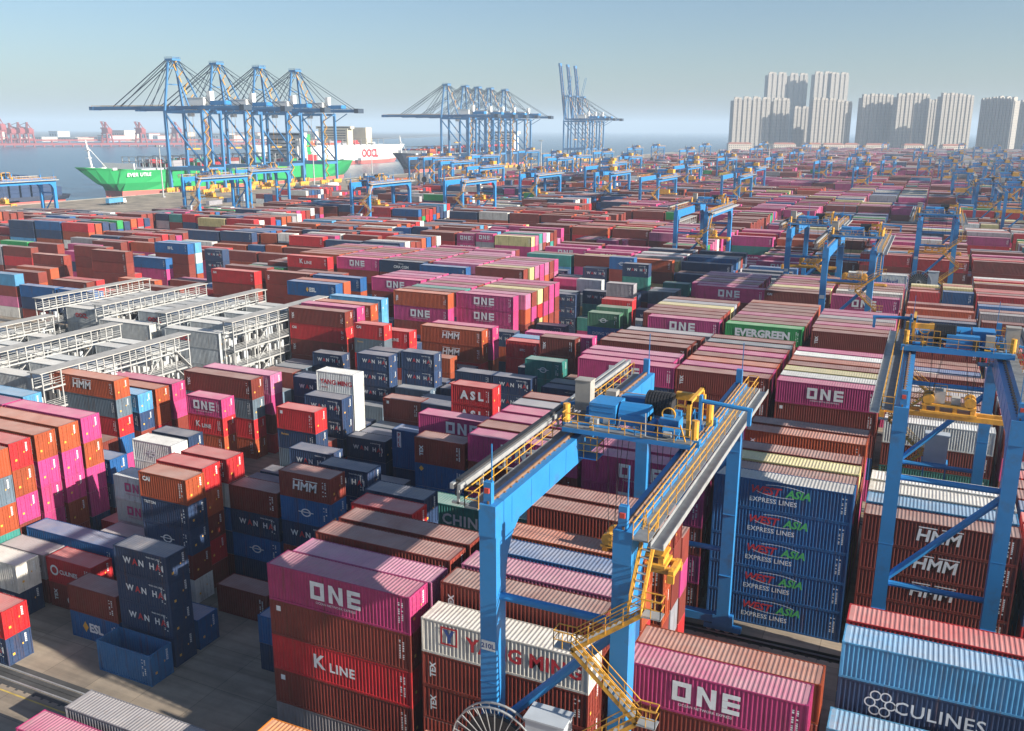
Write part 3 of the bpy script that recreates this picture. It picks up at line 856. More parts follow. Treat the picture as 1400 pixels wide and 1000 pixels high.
# crane rails, aisle lines, roads between the blocks
g=MB(); h=MB(); a=MB()
for k in range(-1,54):
    y0=16.2 if k<0 else FRK(k)
    for yr in ((y0-2.9 if k else 43.6),y0+28.6):
        g.box(-372,yr-.07,-.05,180,yr+.07,.07)
        for s_ in (-.62,.14): a.box(-372,yr+s_,-.05,180,yr+s_+.48,.02)
        for i in range(0,96):
            if k<1: a.box(-90+i,yr-.8,-.05,-89.75+i,yr-.63,.025)
    if k==-1: continue
    if k%2==1:
        for yl in (y0+30.2,y0+31.6): 
            h.v+=[(-372,yl,.008),(180,yl,.008),(180,yl+.18,.008),(-372,yl+.18,.008)]; n=len(h.v); h.f.append((n-4,n-3,n-2,n-1)); h.m.append(0)
    else:
        yl=(y0-4.1 if k else 42.3); h.v+=[(-372,yl,.008),(180,yl,.008),(180,yl+.15,.008),(-372,yl+.15,.008)]; n=len(h.v); h.f.append((n-4,n-3,n-2,n-1)); h.m.append(0)
tag(g.build('crane_rails',M['steel']),kind='structure')
tag(a.build('rail_bed',M['asphalt']),kind='structure')
tag(h.build('lane_markings',M['linep']),kind='structure')
# ------------------------------------------------------------------ lettering as real thin sheets
def text_geo(txt,size,bold=0.0,shear=0.0,space=1.0):
    cu=bpy.data.curves.new('t','FONT'); cu.body=txt; cu.size=size; cu.resolution_u=2; cu.offset=bold*size; cu.shear=shear; cu.space_character=space
    ob=bpy.data.objects.new('t',cu); COL.objects.link(ob); dg=bpy.context.evaluated_depsgraph_get()
    me=bpy.data.meshes.new_from_object(ob.evaluated_get(dg))
    v=[(p.co.x,p.co.y) for p in me.vertices]; f=[tuple(p.vertices) for p in me.polygons]
    bpy.data.objects.remove(ob); bpy.data.curves.remove(cu); bpy.data.meshes.remove(me)
    if not v: return [],[],0
    x0=min(p[0] for p in v); return [(x-x0,y) for x,y in v],f,max(p[0] for p in v)-x0
def rects(rs): 
    v=[];f=[]
    for x0,y0,x1,y1 in rs: n=len(v); v+=[(x0,y0),(x1,y0),(x1,y1),(x0,y1)]; f.append((n,n+1,n+2,n+3))
    return v,f
def disc_ring(cx,cy,r,t,n=20,sx=1):
    v=[];f=[]
    for i in range(n):
        a=2*math.pi*i/n; v+=[(cx+sx*r*math.cos(a),cy+r*math.sin(a)),(cx+sx*(r-t)*math.cos(a),cy+(r-t)*math.sin(a))]
    for i in range(n): j=(i+1)%n; f.append((2*i,2*j,2*j+1,2*i+1))
    return v,f
def ONE_geo(h):
    t=.24*h; w=.86*h; gp=.27*h
    v,f=rects([(0,0,t,h),(w-t,0,w,h),(t,0,w-t,t),(t,h-t,w-t,h)])
    def addp(P):
        n=len(v); v.extend(P); f.append(tuple(range(n,n+len(P))))
    x=w+gp
    addp([(x,0),(x+t,0),(x+t,h),(x,h)]); addp([(x+w-t,0),(x+w,0),(x+w,h),(x+w-t,h)]); addp([(x+t,h),(x+t,h-.36*h),(x+w-t,0),(x+w-t,.36*h)])
    x+=w+gp; e=.78*h
    for z0 in (0,(h-t)/2,h-t): addp([(x,z0),(x+e,z0),(x+e,z0+t*.95),(x,z0+t*.95)])
    addp([(x,t),(x+t,t),(x+t,(h-t)/2),(x,(h-t)/2)]); addp([(x,(h+t)/2),(x+t,(h+t)/2),(x+t,h-t),(x,h-t)])
    return v,f,x+e
_mk={}
def mark_geo(mark,L,H):
    """list of (verts2d, faces, colour letter) on the long side, x from the left end, z from the bottom"""
    key=(mark,L,H)
    if key in _mk: return _mk[key]
    out=[]; long=L>7
    def put(v,f,c,x,z): out.append(([(a+x,b+z) for a,b in v],f,c))
    def txt(s,size,c,x,z,bold=.02,center=False,shear=0,space=1.0):
        v,f,w_=text_geo(s,size,bold,shear,space); put(v,f,c,x-(w_/2 if center else 0),z); return w_
    if mark in('ONE','ONEm'):
        c='w' if mark=='ONE' else 'm'; h=1.42 if long else 1.2
        if mark=='ONEm': h*=.8
        v,f,w_=ONE_geo(h); put(v,f,c,L*.49-w_/2,H*.56-h/2); txt('OCEAN NETWORK EXPRESS',.27 if long else .22,c,L*.49,H*.56-h/2-.33,.0,True)
    elif mark=='KL':
        k=1 if long else .72; w_=txt('K',1.55*k,'w',L*.31 if long else L*.22,H*.38,.03); txt('LINE',1.02*k,'w',(L*.31 if long else L*.22)+w_+.35*k,H*.36,.03,space=1.12)
    elif mark=='YM':
        v,f=rects([(0,0,.13,1.35),(1.17,0,1.3,1.35),(.13,0,1.17,.13),(.13,1.22,1.17,1.35)]); put(v,f,'r',1.5,H*.36)
        put([(.22,1.15),(.5,1.15),(.65,.8),(.8,1.15),(1.08,1.15),(.78,.6),(.78,.2),(.52,.2),(.52,.6)],[(0,1,2,8),(2,3,4,5),(8,2,5,6,7)],'b',1.5,H*.36)
        txt('YANG MING',1.42,'r',3.4,H*.36,.03,space=1.05)
    elif mark=='YMr': txt('YANG MING',.92,'r',L*.52,H*.42,.03,True); txt('YM LINE',.3,'r',.7,H*.22,.01)
    elif mark=='WH':
        x=L*.17; s=.82
        for ch in 'WAN HAI':
            if ch==' ': x+=.55; continue
            w_=txt(ch,s,'r' if ch=='A' else 'w',x,H*.46,.03); x+=w_+.13
        txt('WAN HAI LINES',.22,'w',L*.62,H*.82,.01)
    elif mark=='WA':
        w_=txt('WEST',1.02,'r',L*.37-1.1,H*.56,.03,False,.25); txt('ASIA',1.02,'g',L*.37-1.1+w_+.3,H*.56,.03,False,.25)
        for a0,sg in ((.15,1),(.12,-1)):
            v=[];f=[]
            for q in range(13):
                a=math.pi*(a0+.55*q/12)+(0 if sg>0 else math.pi); v+=[(2.3*math.cos(a),.56*math.sin(a)),(2.3*math.cos(a),.56*math.sin(a)+.05)]
            for q in range(12): f.append((2*q,2*q+2,2*q+3,2*q+1))
            put(v,f,'w+',L*.37+1.5,H*.70)
        txt('EXPRESS LINES',.62,'w',L*.37-1.2,H*.28,.015,space=1.05)
    elif mark=='HMM':
        s=1.5 if long else 1.25; v,f,w_=text_geo('HMM',s,.028,.12,1.02); x=L*(.5)-w_/2; put(v,f,'w',x,H*.36)
        v,f=rects([(0,0,w_*.42,.10),(w_*.52,0,w_,.10)]); put(v,f,'w+',x+.1,H*.36+s*.78)
    elif mark=='CUL':
        for i in range(6):
            a=i*math.pi/3; v,f=disc_ring(.62*math.cos(a),.62*math.sin(a),.36,.09,16); put(v,f,'w'+'+'*(i%2),L*.22,H*.5)
        txt('CULINES',1.3,'w',L*.29,H*.34,.01,space=1.08)
    elif mark=='CU':
        v,f=disc_ring(0,0,.55,.2,18); put(v,f,'w',1.0,H*.52); txt('CULINES',.62,'w',1.7,H*.42,.02)
    elif mark=='CU2':
        v,f=disc_ring(0,0,.4,.15,18); put(v,f,'w',L*.45,H*.4); _vert(txt,put,L,H)
    elif mark=='CU3':
        v,f=disc_ring(0,0,.38,.1,18,1.3); put(v,f,'r' if False else 'w',L*.25,H*.55); txt('CULINES',.72,'w',L*.33,H*.46,.03)
    elif mark=='ASL': txt('A S L',1.5,'w',L*.5,H*.32,.05,True)
    elif mark=='ESL':
        put([(0,-.55),(.36,0),(0,.55),(-.36,0)],[(0,1,2,3)],'y',L*.42 if long else L*.3,H*.5); txt('ESL',1.15,'w',L*.46 if long else L*.38,H*.36,.05)
    elif mark=='EG': txt('EVERGREEN',1.65,'w',L*.49,H*.36,.05,True,0,1.0)
    elif mark=='OOCL': txt('OOCL',1.15,'r',L*.2,H*.38,.07,False,0,.95)
    elif mark=='HL':
        for i in range(2): put([(0,.65),(.75,1.35),(1.15,1.35),(.45,.65),(1.15,-.05),(.75,-.05)],[(0,3,2,1),(0,5,4,3)],'b',.7+i*1.0,H*.3)
        txt('Hapag-Lloyd',1.35,'b',3.7,H*.36,.02)
    elif mark=='CHINA_S': txt('CHINA SHIPPING',1.45,'w',L*.28,H*.34,.03,space=1.1)
    elif mark=='CAI': txt('CAI',.6,'w',.5,H*.68,.05)
    elif mark=='TRI': txt('TRITON',.42,'w',.4,H*.78,.02)
    elif mark=='TEX' : _vert(txt,put,L,H)
    elif mark=='PIL':
        v,f=rects([(0,0,.62,H*.8)]); put(v,f,'w',.75,H*.1)
        for i,ch in enumerate('PIL'):
            v,f,w_=text_geo(ch,.62,.04); out.append(([(a+.9,b+H*.66-i*.68) for a,b in v],f,'r+'))
    elif mark=='PILO': put([(0,-.3),(.3,0),(0,.3),(-.3,0)],[(0,1,2,3)],'y',.8,H*.78)
    elif mark=='BHL': txt('BHL',1.1,'w',L*.48,H*.4,.04,True)
    elif mark=='CMA': txt('CMA CGM',.9,'w',L*.5,H*.4,.03,True); v,f=rects([(-.7,0,.7,.09)]); put(v,f,'w',L*.5,H*.75)
    elif mark=='CN':
        v,f=disc_ring(0,0,.42,.12,16,1.4); put(v,f,'w',L*.5,H*.48); v,f=rects([(-.9,0,.9,.09)]); put(v,f,'w+',L*.5,H*.48)
    elif mark=='MKL': txt('florens',.42,'y',.6,H*.72,.01)
    elif mark=='FLR': txt('FLORENS',.6,'w',L*.5,H*.4,.03,True)
    elif mark in('dot','NUM'): v,f=rects([(0,0,.4,.42)]); put(v,f,'w',.6,H*.72)
    elif mark=='DKN': txt('DONG YUN',.75,'w',L*.5,H*.45,.01,True)
    elif mark=='HSD': txt('SITC',.5,'w',L*.5,H*.45,.02,True)
    elif mark=='TEXV': pass
    # small shipping code block at the right-hand end
    if mark or True:
        rs=[]
        rr=random.Random(hash_(mark)+int(L*10))
        for col_ in (0,1):
            z=H*.82
            while z>H*.3:
                hgt=rr.uniform(.05,.14)
                if rr.random()<.75: rs.append((L-.95+col_*.28,z-hgt,L-.82+col_*.28,z))
                z-=hgt+.06
        v,f=rects(rs); put(v,f,'w',0,0)
    _mk[key]=out; return out
def hash_(s): return sum(ord(c)*(i+3) for i,c in enumerate(s))
def _vert(txt,put,L,H):
    v,f,w_=text_geo('TEX',.62,.04); put([(1.05-b,a) for a,b in v],f,'w',.0,H*.3)
# ------------------------------------------------------------------ shipping containers
PAL={'W':(.40,.42,.42),'m':(.42,.042,.16),'p':(.42,.12,.23),'b':(.185,.032,.022),'o':(.34,.066,.023),'r':(.44,.020,.025),'R':(.55,.015,.02),'O':(.62,.20,.02),
'n':(.022,.045,.105),'B':(.014,.09,.25),'L':(.075,.26,.45),'s':(.10,.14,.18),'g':(.27,.26,.28),'w':(.62,.61,.57),'c':(.55,.46,.20),'G':(.02,.26,.07),'t':(.04,.22,.19),'e':(.05,.15,.09),'U':(.03,.13,.30)}
NAMES={'W':'white','m':'magenta','p':'pale pink','b':'maroon','o':'rust orange','r':'red','R':'bright red','O':'orange','n':'navy','B':'blue','L':'light blue','s':'slate grey','g':'grey','w':'white','c':'cream yellow','G':'green','t':'teal','e':'dark green','U':'blue'}
def jit(c,r):
    b=PAL[c]; k=r.uniform(.82,1.18); d=r.uniform(-.05,.05)
    return (min(1,b[0]*k*(1+d)),min(1,b[1]*k),min(1,b[2]*k*(1-d)))
W=2.438
BOX=[]   # x,y,z,L,H,colour,mark,block,row,tier,n,idx
def load():
    r=random.Random(5)
    for ln in DATA.strip().split('\n'):
        k,row,x,Lc,hs,ts=ln.split(' ')
        k=int(k);row=int(row);x=float(x);L={'4':12.192,'2':6.058,'5':13.7,'3':13.4}[Lc]
        y=(16.2 if k<0 else FRK(k))+3.0*row; z=.01; T=ts.split(',')
        for i,(h,t) in enumerate(zip(hs,T)):
            c,_,m=t.partition(':'); H=2.896 if h=='1' else 2.591
            BOX.append([x,y,z,L,H,c,m,k,row,i,len(T),jit(c,r)]); z+=H+.008
load()
NEAR=len(BOX)
def far_fill():
    r=random.Random(23)
    for k in range(5,54):
        y0=FRK(k); run=0; dom='b'; base=4
        for j in range(-27,30):
            x0=-41.85+13.08*j
            if x0<{7:-350,8:-338,9:-338,10:-310,11:-322}.get(k,-392 if k>11 else -360) or x0>40+y0*.16: continue
            if r.random()<.03: continue
            low=r.random()<.10; messy=r.random()<(.22 if x0<-150 else .12)
            p=r.random(); run-=1
            if run<=0: dom='mmmbbp' if p<.36 else 'bbbrob' if p<.74 else 'nnnBbs' if p<.84 else 'bmwgcBbobn'
            if run<=0 and x0>-3: dom='bbrgnnBwoc' if p<.7 else 'bmbbgr'
            if run<=0 and x0<-150: dom='bbnwBobrrn' if p<.55 else 'bmbrnb'
            if run<=0: run=r.choice((1,2,3,4)); base=r.choice((4,5,5))
            bs=base if not low else r.choice((2,3))
            if k>=7 and x0<-270: bs=min(bs,r.choice((1,2,2,3)) if k>8 else 3)
            for row in range(9):
                if k==5 and row==0 and j in (2,): continue
                n=max(1,bs-(r.random()<.13)-(2 if messy and r.random()<.45 else 0))
                y=y0+3.0*row
                if k>26:   # far stacks: the top box and the pile under it
                    c=r.choice(dom) if r.random()<.8 else r.choice('bbmnwgrBLocGt'); c2=r.choice(dom); zt=(n-1)*2.8
                    if zt>0: BOX.append([x0,y,.01,12.192,zt-.02,c2,'',k,row,0,2,jit(c2,r)])
                    BOX.append([x0,y,zt+.01,12.192,2.8,c,'',k,row,1,2,jit(c,r)]); continue
                for half in ((0,) if not messy else (0,6.54)):
                    z=.01
                    for i in range(n):
                        H=2.591 if r.random()<.3 else 2.896; c=r.choice(dom) if r.random()<.8 else r.choice('bbmnwgrBLocGt')
                        BOX.append([x0+half,y,z,6.058 if messy else 12.192,H,c,'ONE' if c=='m' and k<8 and r.random()<.5 else '',k,row,i,n,jit(c,r)]); z+=H+.008
far_fill()
# rank by how large each shows: a small painter's buffer of the boxes' visible faces
def rank():
    Wd,Hd=700,500; s=.5
    buf=np.full((Hd,Wd),-1,np.int32)
    Rm=np.array([list(cr_),list(cu_),list(cf_)])
    B=[i for i,b in enumerate(BOX) if b[1]<330]
    B.sort(key=lambda i:-((BOX[i][0]+BOX[i][3]/2)**2+BOX[i][1]**2+(BOX[i][2]-CH)**2))
    def poly(P,idx):
        q=(np.array(P)-np.array([0,0,CH]))@Rm.T
        if (q[:,2]<1).any(): return
        u=(700+CF*q[:,0]/q[:,2])*s; v=(500-CF*q[:,1]/q[:,2])*s
        x0,x1=max(0,int(u.min())),min(Wd-1,int(u.max())+1); y0,y1=max(0,int(v.min())),min(Hd-1,int(v.max())+1)
        if x1<x0 or y1<y0: return
        X,Y=np.meshgrid(np.arange(x0,x1+1)+.5,np.arange(y0,y1+1)+.5); ok=np.ones(X.shape,bool); sg=0
        for i in range(4):
            j=(i+1)%4; c=(u[j]-u[i])*(Y-v[i])-(v[j]-v[i])*(X-u[i]); ok&=(c>=0) if i>=0 else ok
        if not ok.any():
            ok[:]=True
            for i in range(4):
                j=(i+1)%4; ok&=((u[j]-u[i])*(Y-v[i])-(v[j]-v[i])*(X-u[i]))<=0
        buf[y0:y1+1,x0:x1+1][ok]=idx
    for i in B:
        x,y,z,L,H=BOX[i][:5]; X=x+L; Y=y+W; Z=z+H
        if X<0: poly([(X,y,z),(X,Y,z),(X,Y,Z),(X,y,Z)],i)
        if x>0: poly([(x,y,z),(x,Y,z),(x,Y,Z),(x,y,Z)],i)
        poly([(x,y,z),(X,y,z),(X,y,Z),(x,y,Z)],i); poly([(x,y,Z),(X,y,Z),(X,Y,Z),(x,Y,Z)],i)
    ids,ct=np.unique(buf[buf>=0],return_counts=True)
    o=np.argsort(-ct); return [int(ids[k]) for k in o],{int(a):int(b) for a,b in zip(ids,ct)}
ORDER,AREA=rank()
PICK=ORDER[:300]
# --- shapes shared by every individual box of one size
def corr_profile(L,per,dep,in0,in1):
    """trapezoid ribs along 0..L: list of (s, depth)"""
    p=[(0,0),(in0,0)]; n=max(1,int((L-in0-in1)/per)); pr=(L-in0-in1)/n
    for i in range(n):
        a=in0+i*pr; p+=[(a+pr*.12,0),(a+pr*.36,dep),(a+pr*.64,dep),(a+pr*.88,0)]
    p+=[(L-in1,0),(L,0)]; return p
_sh={}
def shapes(L,H,opened=False):
    key=(L,H,opened)
    if key in _sh: return _sh[key]
    e=.03; zb,zt=.16,H-.10
    body=MB()
    pf=corr_profile(L-2*.10,.285,.05,.06,.06)
    def strip(fn):
        o=len(body.v); body.v+=[fn(s,d,zb) for s,d in pf_]+[fn(s,d,zt) for s,d in pf_]; n=len(pf_)
        for i in range(n-1): body.f.append((o+i,o+i+1,o+n+i+1,o+n+i)); body.m.append(0)
    pf_=pf; strip(lambda s,d,z:(.10+s,e+d,z)); strip(lambda s,d,z:(L-.10-s,W-e-d,z))
    pf_=corr_profile(W-.2,.26,.045,.05,.05); strip(lambda s,d,z:(e+d,W-.10-s,z))
    body.box(.05,.05,.02,L-.05,W-.05,.14)
    if opened: body.box(.12,.12,.14,L-.12,W-.12,.3)
    roof=MB(); pf_=corr_profile(L-.16,.30,.022,.3,.3); n=len(pf_)
    roof.v=[(.08+s,.08,H-.03-d) for s,d in pf_]+[(.08+s,W-.08,H-.03-d) for s,d in pf_]; roof.f=[(i,i+1,n+i+1,n+i) for i in range(n-1)]; roof.m=[0]*(n-1)
    fr=MB(); pw=.11
    for x in (0,L-pw):
        for y in (0,W-pw): fr.box(x,y,.118,x+pw,y+pw,H-.118)
        for z in ((.0,.12),(H-.12,H-.0)): fr.box(x+.005,pw,z[0]+.01,x+pw-.005,W-pw,z[1]-.01)
    for y in (0,W-.07):
        fr.box(pw,y+.005,.01,L-pw,y+.065,.16); fr.box(pw,y+.005,H-.10,L-pw,y+.065,H-.01)
    for x in (-.004,L-.174):
        for y in (-.004,W-.158):
            for z in (0,H-.118): fr.box(x,y,z,x+.178,y+.162,z+.118)
    door=MB(); x=L-.06
    for y0,y1 in ((.115,W/2-.01),(W/2+.01,W-.115)):
        door.box(x-.04,y0,.13,x,y1,H-.13)
        for i in range(5):
            z0=.30+i*(H-.6)/5; door.box(x,y0+.12,z0,x+.018,y1-.12,z0+(H-.6)/5-.12)
    rods=MB()
    for y in (.42,.95,W-.95,W-.42):
        rods.tube((x+.045,y,.14),(x+.045,y,H-.14),.022,n=6)
        for z in (.3,H*.5,H-.3): rods.box(x,y-.05,z,x+.06,y+.05,z+.06)
    dl=MB(); rr=random.Random(int(L*7+H*31))
    for yy in (W-.62,W-.50):
        z=H*.88
        while z>H*.55:
            hg=rr.uniform(.07,.16); dl.box(x+.021,yy,z-hg,x+.024,yy+.08,z); z-=hg+.05
    dl.mat(1).box(x+.021,.52,H*.30,x+.024,.74,H*.30+.22); dl.box(x+.021,1.5,H*.52,x+.024,1.65,H*.52+.16)
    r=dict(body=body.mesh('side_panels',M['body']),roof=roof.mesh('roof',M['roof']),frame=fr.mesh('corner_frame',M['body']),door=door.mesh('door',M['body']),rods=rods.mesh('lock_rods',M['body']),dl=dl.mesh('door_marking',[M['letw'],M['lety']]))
    _sh[key]=r; return r
_lt={}
def let_mesh(mark,L,H):
    key=(mark,L,H)
    if key in _lt: return _lt[key]
    mb=MB(); cols=[]; T=.006
    for v,f,c in mark_geo(mark,L,H):
        d=.010 if '+' in c else .002; c=c[0]
        if c not in cols: cols.append(c)
        o=len(mb.v); mb.v+=[(a,-d,b) for a,b in v]; mb.f+=[tuple(o+i for i in q) for q in f]; mb.m+=[cols.index(c)]*len(f)
    me=mb.mesh('lettering',[LET[c] for c in cols]) if mb.f else None
    _lt[key]=me; return me
ORD=['','first','second','third','fourth','fifth','sixth','seventh','eighth','ninth','tenth','eleventh','twelfth','thirteenth','fourteenth','fifteenth','sixteenth','seventeenth','eighteenth','nineteenth','twentieth','twenty-first','twenty-second','twenty-third','twenty-fourth','twenty-fifth','twenty-sixth','twenty-seventh','twenty-eighth','twenty-ninth','thirtieth']
ORD+=['thirty-'+q for q in ORD[1:10]]+['fortieth']+['forty-'+q for q in ORD[1:10]]+['fiftieth']+['fifty-'+q for q in ORD[1:10]]
MARKD={'ONE':'big grey letters','ONEm':'magenta letters','KL':'white serif letters','YM':'red letters','YMr':'red letters','WH':'white-red letters','WA':'red-green letters','HMM':'bold white letters','CUL':'white flower emblem','ASL':'wide white letters','EG':'bold white letters','OOCL':'red letters','HL':'navy letters','ESL':'amber diamond','CHINA_S':'white letters'}
BLK={-1:'foreground block',0:'near block',1:'second block',2:'third block',3:'fourth block',4:'fifth block',5:'sixth block',6:'seventh block',7:'eighth block',8:'ninth block'}
USED=set()
def label_for(b):
    x,y,z,L,H,c,m,k,row,i,n,_=b
    size='long' if L>7 else 'short'
    if n==1: tier='on the ground'
    else: tier=('topmost' if i==n-1 else 'at the bottom' if i==0 else ORD[n-i]+' from top')
    half=max(-29,math.floor((x+.9+41.85)/6.54+.35))   # half-bay number
    hb=5-half if L<7 else None
    if x<-4:
        pos=(ORD[min(30,6-half)]+' half-bay left of lane') if L<7 else (ORD[min(30,max(1,round((-2.65-x)/13.08)))]+' bay left of lane')
    else: pos=ORD[max(1,round((x+2.6)/13.08)+1)]+' bay right of lane'
    rw=('foremost' if row<0 else 'front' if row==0 else 'rear' if row==8 else ORD[row+1])+' row'
    md=MARKD.get(m)
    lab=f"{NAMES[c]} {size} container{', '+md if md else ''}, {tier}, {rw}, {BLK[k]}, {pos}"
    if len(lab.replace(',','').split())>16: lab=f"{NAMES[c]} {size} container, {tier}, {rw}, {BLK[k]}, {pos}"
    return lab
first=True
for idx in PICK:
    b=BOX[idx]; x,y,z,L,H,c,m,k,row,i,n,colr=b
    s=shapes(L,H,c=='U')
    root=empty('shipping_container',(x,y,z))
    lab=label_for(b)
    if c=='U': lab='blue short open-topped container standing on the ground in the front row'
    tag(root,lab,'container','shipping containers stacked in the yard')
    cc=(*colr,1)
    for nm,key in (('side_panels','body'),('roof','roof'),('corner_frame','frame'),('door','door')):
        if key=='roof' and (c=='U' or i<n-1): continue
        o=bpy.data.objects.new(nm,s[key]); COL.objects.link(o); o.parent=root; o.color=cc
        if key=='roof' and m=='WA': o.color=(.34,.35,.35,1)
        if key=='door' and y<150:
            q=bpy.data.objects.new('lock_rod',s['rods']); COL.objects.link(q); q.parent=o; q.color=cc
            q=bpy.data.objects.new('door_marking',s['dl']); COL.objects.link(q); q.parent=o
    me=let_mesh(m,L,H)
    if me: o=bpy.data.objects.new('lettering',me); COL.objects.link(o); o.parent=root
# --- every other box of the yard in one sheet of boxes (past 300 of a kind)
def stuff():
    pk=set(PICK); V=[];F=[];C=[];MI=[]
    occ={}
    for i,b in enumerate(BOX): occ.setdefault((b[7],b[8]),[]).append((b[0],b[0]+b[3],b[2]+b[4]))
    def hid(k,row,x0,x1,zt):
        cov=0
        for a,c,z in occ.get((k,row),()):
            if z>=zt-.05: cov+=max(0,min(x1,c)-max(x0,a))
        return cov>=.9*(x1-x0)
    topz={}
    vs=[];cs=[];mi=[]
    for i,b in enumerate(BOX):
        if i in pk: continue
        x,y,z,L,H,c,m,k,row,t,n,col=b
        top=t==n-1
        if not top and y>120 and hid(k,row-1,x,x+L,z+H) and row>0:
            # inner box: only its ends can show
            if hid(k,row,x+L+.3,x+L+2,z+H) : continue
        far=y>240
        X,Y,Z=x+L-.02,y+W,z+H-.025; x=x+.02; zz=z+.015
        q=[(x,y,zz),(X,y,zz),(X,Y,zz),(x,Y,zz),(x,y,Z),(X,y,Z),(X,Y,Z),(x,Y,Z)]
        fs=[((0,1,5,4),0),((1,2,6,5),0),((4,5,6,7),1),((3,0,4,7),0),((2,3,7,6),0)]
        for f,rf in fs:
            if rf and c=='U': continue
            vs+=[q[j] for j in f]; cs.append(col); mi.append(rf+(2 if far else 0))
        if m and y<330 and m not in('dot','NUM'):
            for v,f,lc in mark_geo(m,L,H):
                lcol={'w':(.62,.64,.65),'r':(.45,.03,.04),'m':(.33,.02,.13),'g':(.08,.4,.12),'y':(.65,.35,.05),'b':(.03,.07,.25)}[lc[0]]
                for p in f:
                    if len(p)==4: P=[p]
                    elif len(p)==3: P=[(p[0],p[1],p[2],p[2])]
                    else: P=[(p[0],p[j],p[j+1],p[min(j+2,len(p)-1)]) for j in range(1,len(p)-1,2)]
                    for pp in P:
                        vs+=[(x+v[j][0],y-.012,z+v[j][1]) for j in pp]; cs.append(lcol); mi.append(4)
    nv=len(vs); nf=len(cs)
    me=bpy.data.meshes.new('stacked_containers')
    me.vertices.add(nv); me.vertices.foreach_set('co',np.array(vs,np.float32).ravel())
    me.loops.add(nv); me.loops.foreach_set('vertex_index',np.arange(nv,dtype=np.int32))
    me.polygons.add(nf); me.polygons.foreach_set('loop_start',np.arange(0,nv,4,dtype=np.int32)); me.polygons.foreach_set('loop_total',np.full(nf,4,np.int32))
    for mm in (M['fbody'],M['froof'],M['farbody'],M['farroof'],M['letflat']): me.materials.append(mm)
    me.polygons.foreach_set('material_index',np.array(mi,np.int32))
    at=me.attributes.new('paint','FLOAT_COLOR','CORNER')
    ca=np.ones((nf,4,4),np.float32); ca[:,:,:3]=np.array(cs,np.float32)[:,None,:]; at.data.foreach_set('color',ca.ravel())
    me.update(calc_edges=True); me.validate()
    o=bpy.data.objects.new('stacked_containers',me); COL.objects.link(o); tag(o,'mixed colour shipping containers stacked in blocks across the yard','containers',kind='stuff')
m_,nt_,b_=newmat('flat_lettering'); at_=N(nt_,'ShaderNodeAttribute'); at_.attribute_name='paint'; lk(nt_,at_.outputs['Color'],b_.inputs['Base Color']); M['letflat']=m_
stuff()
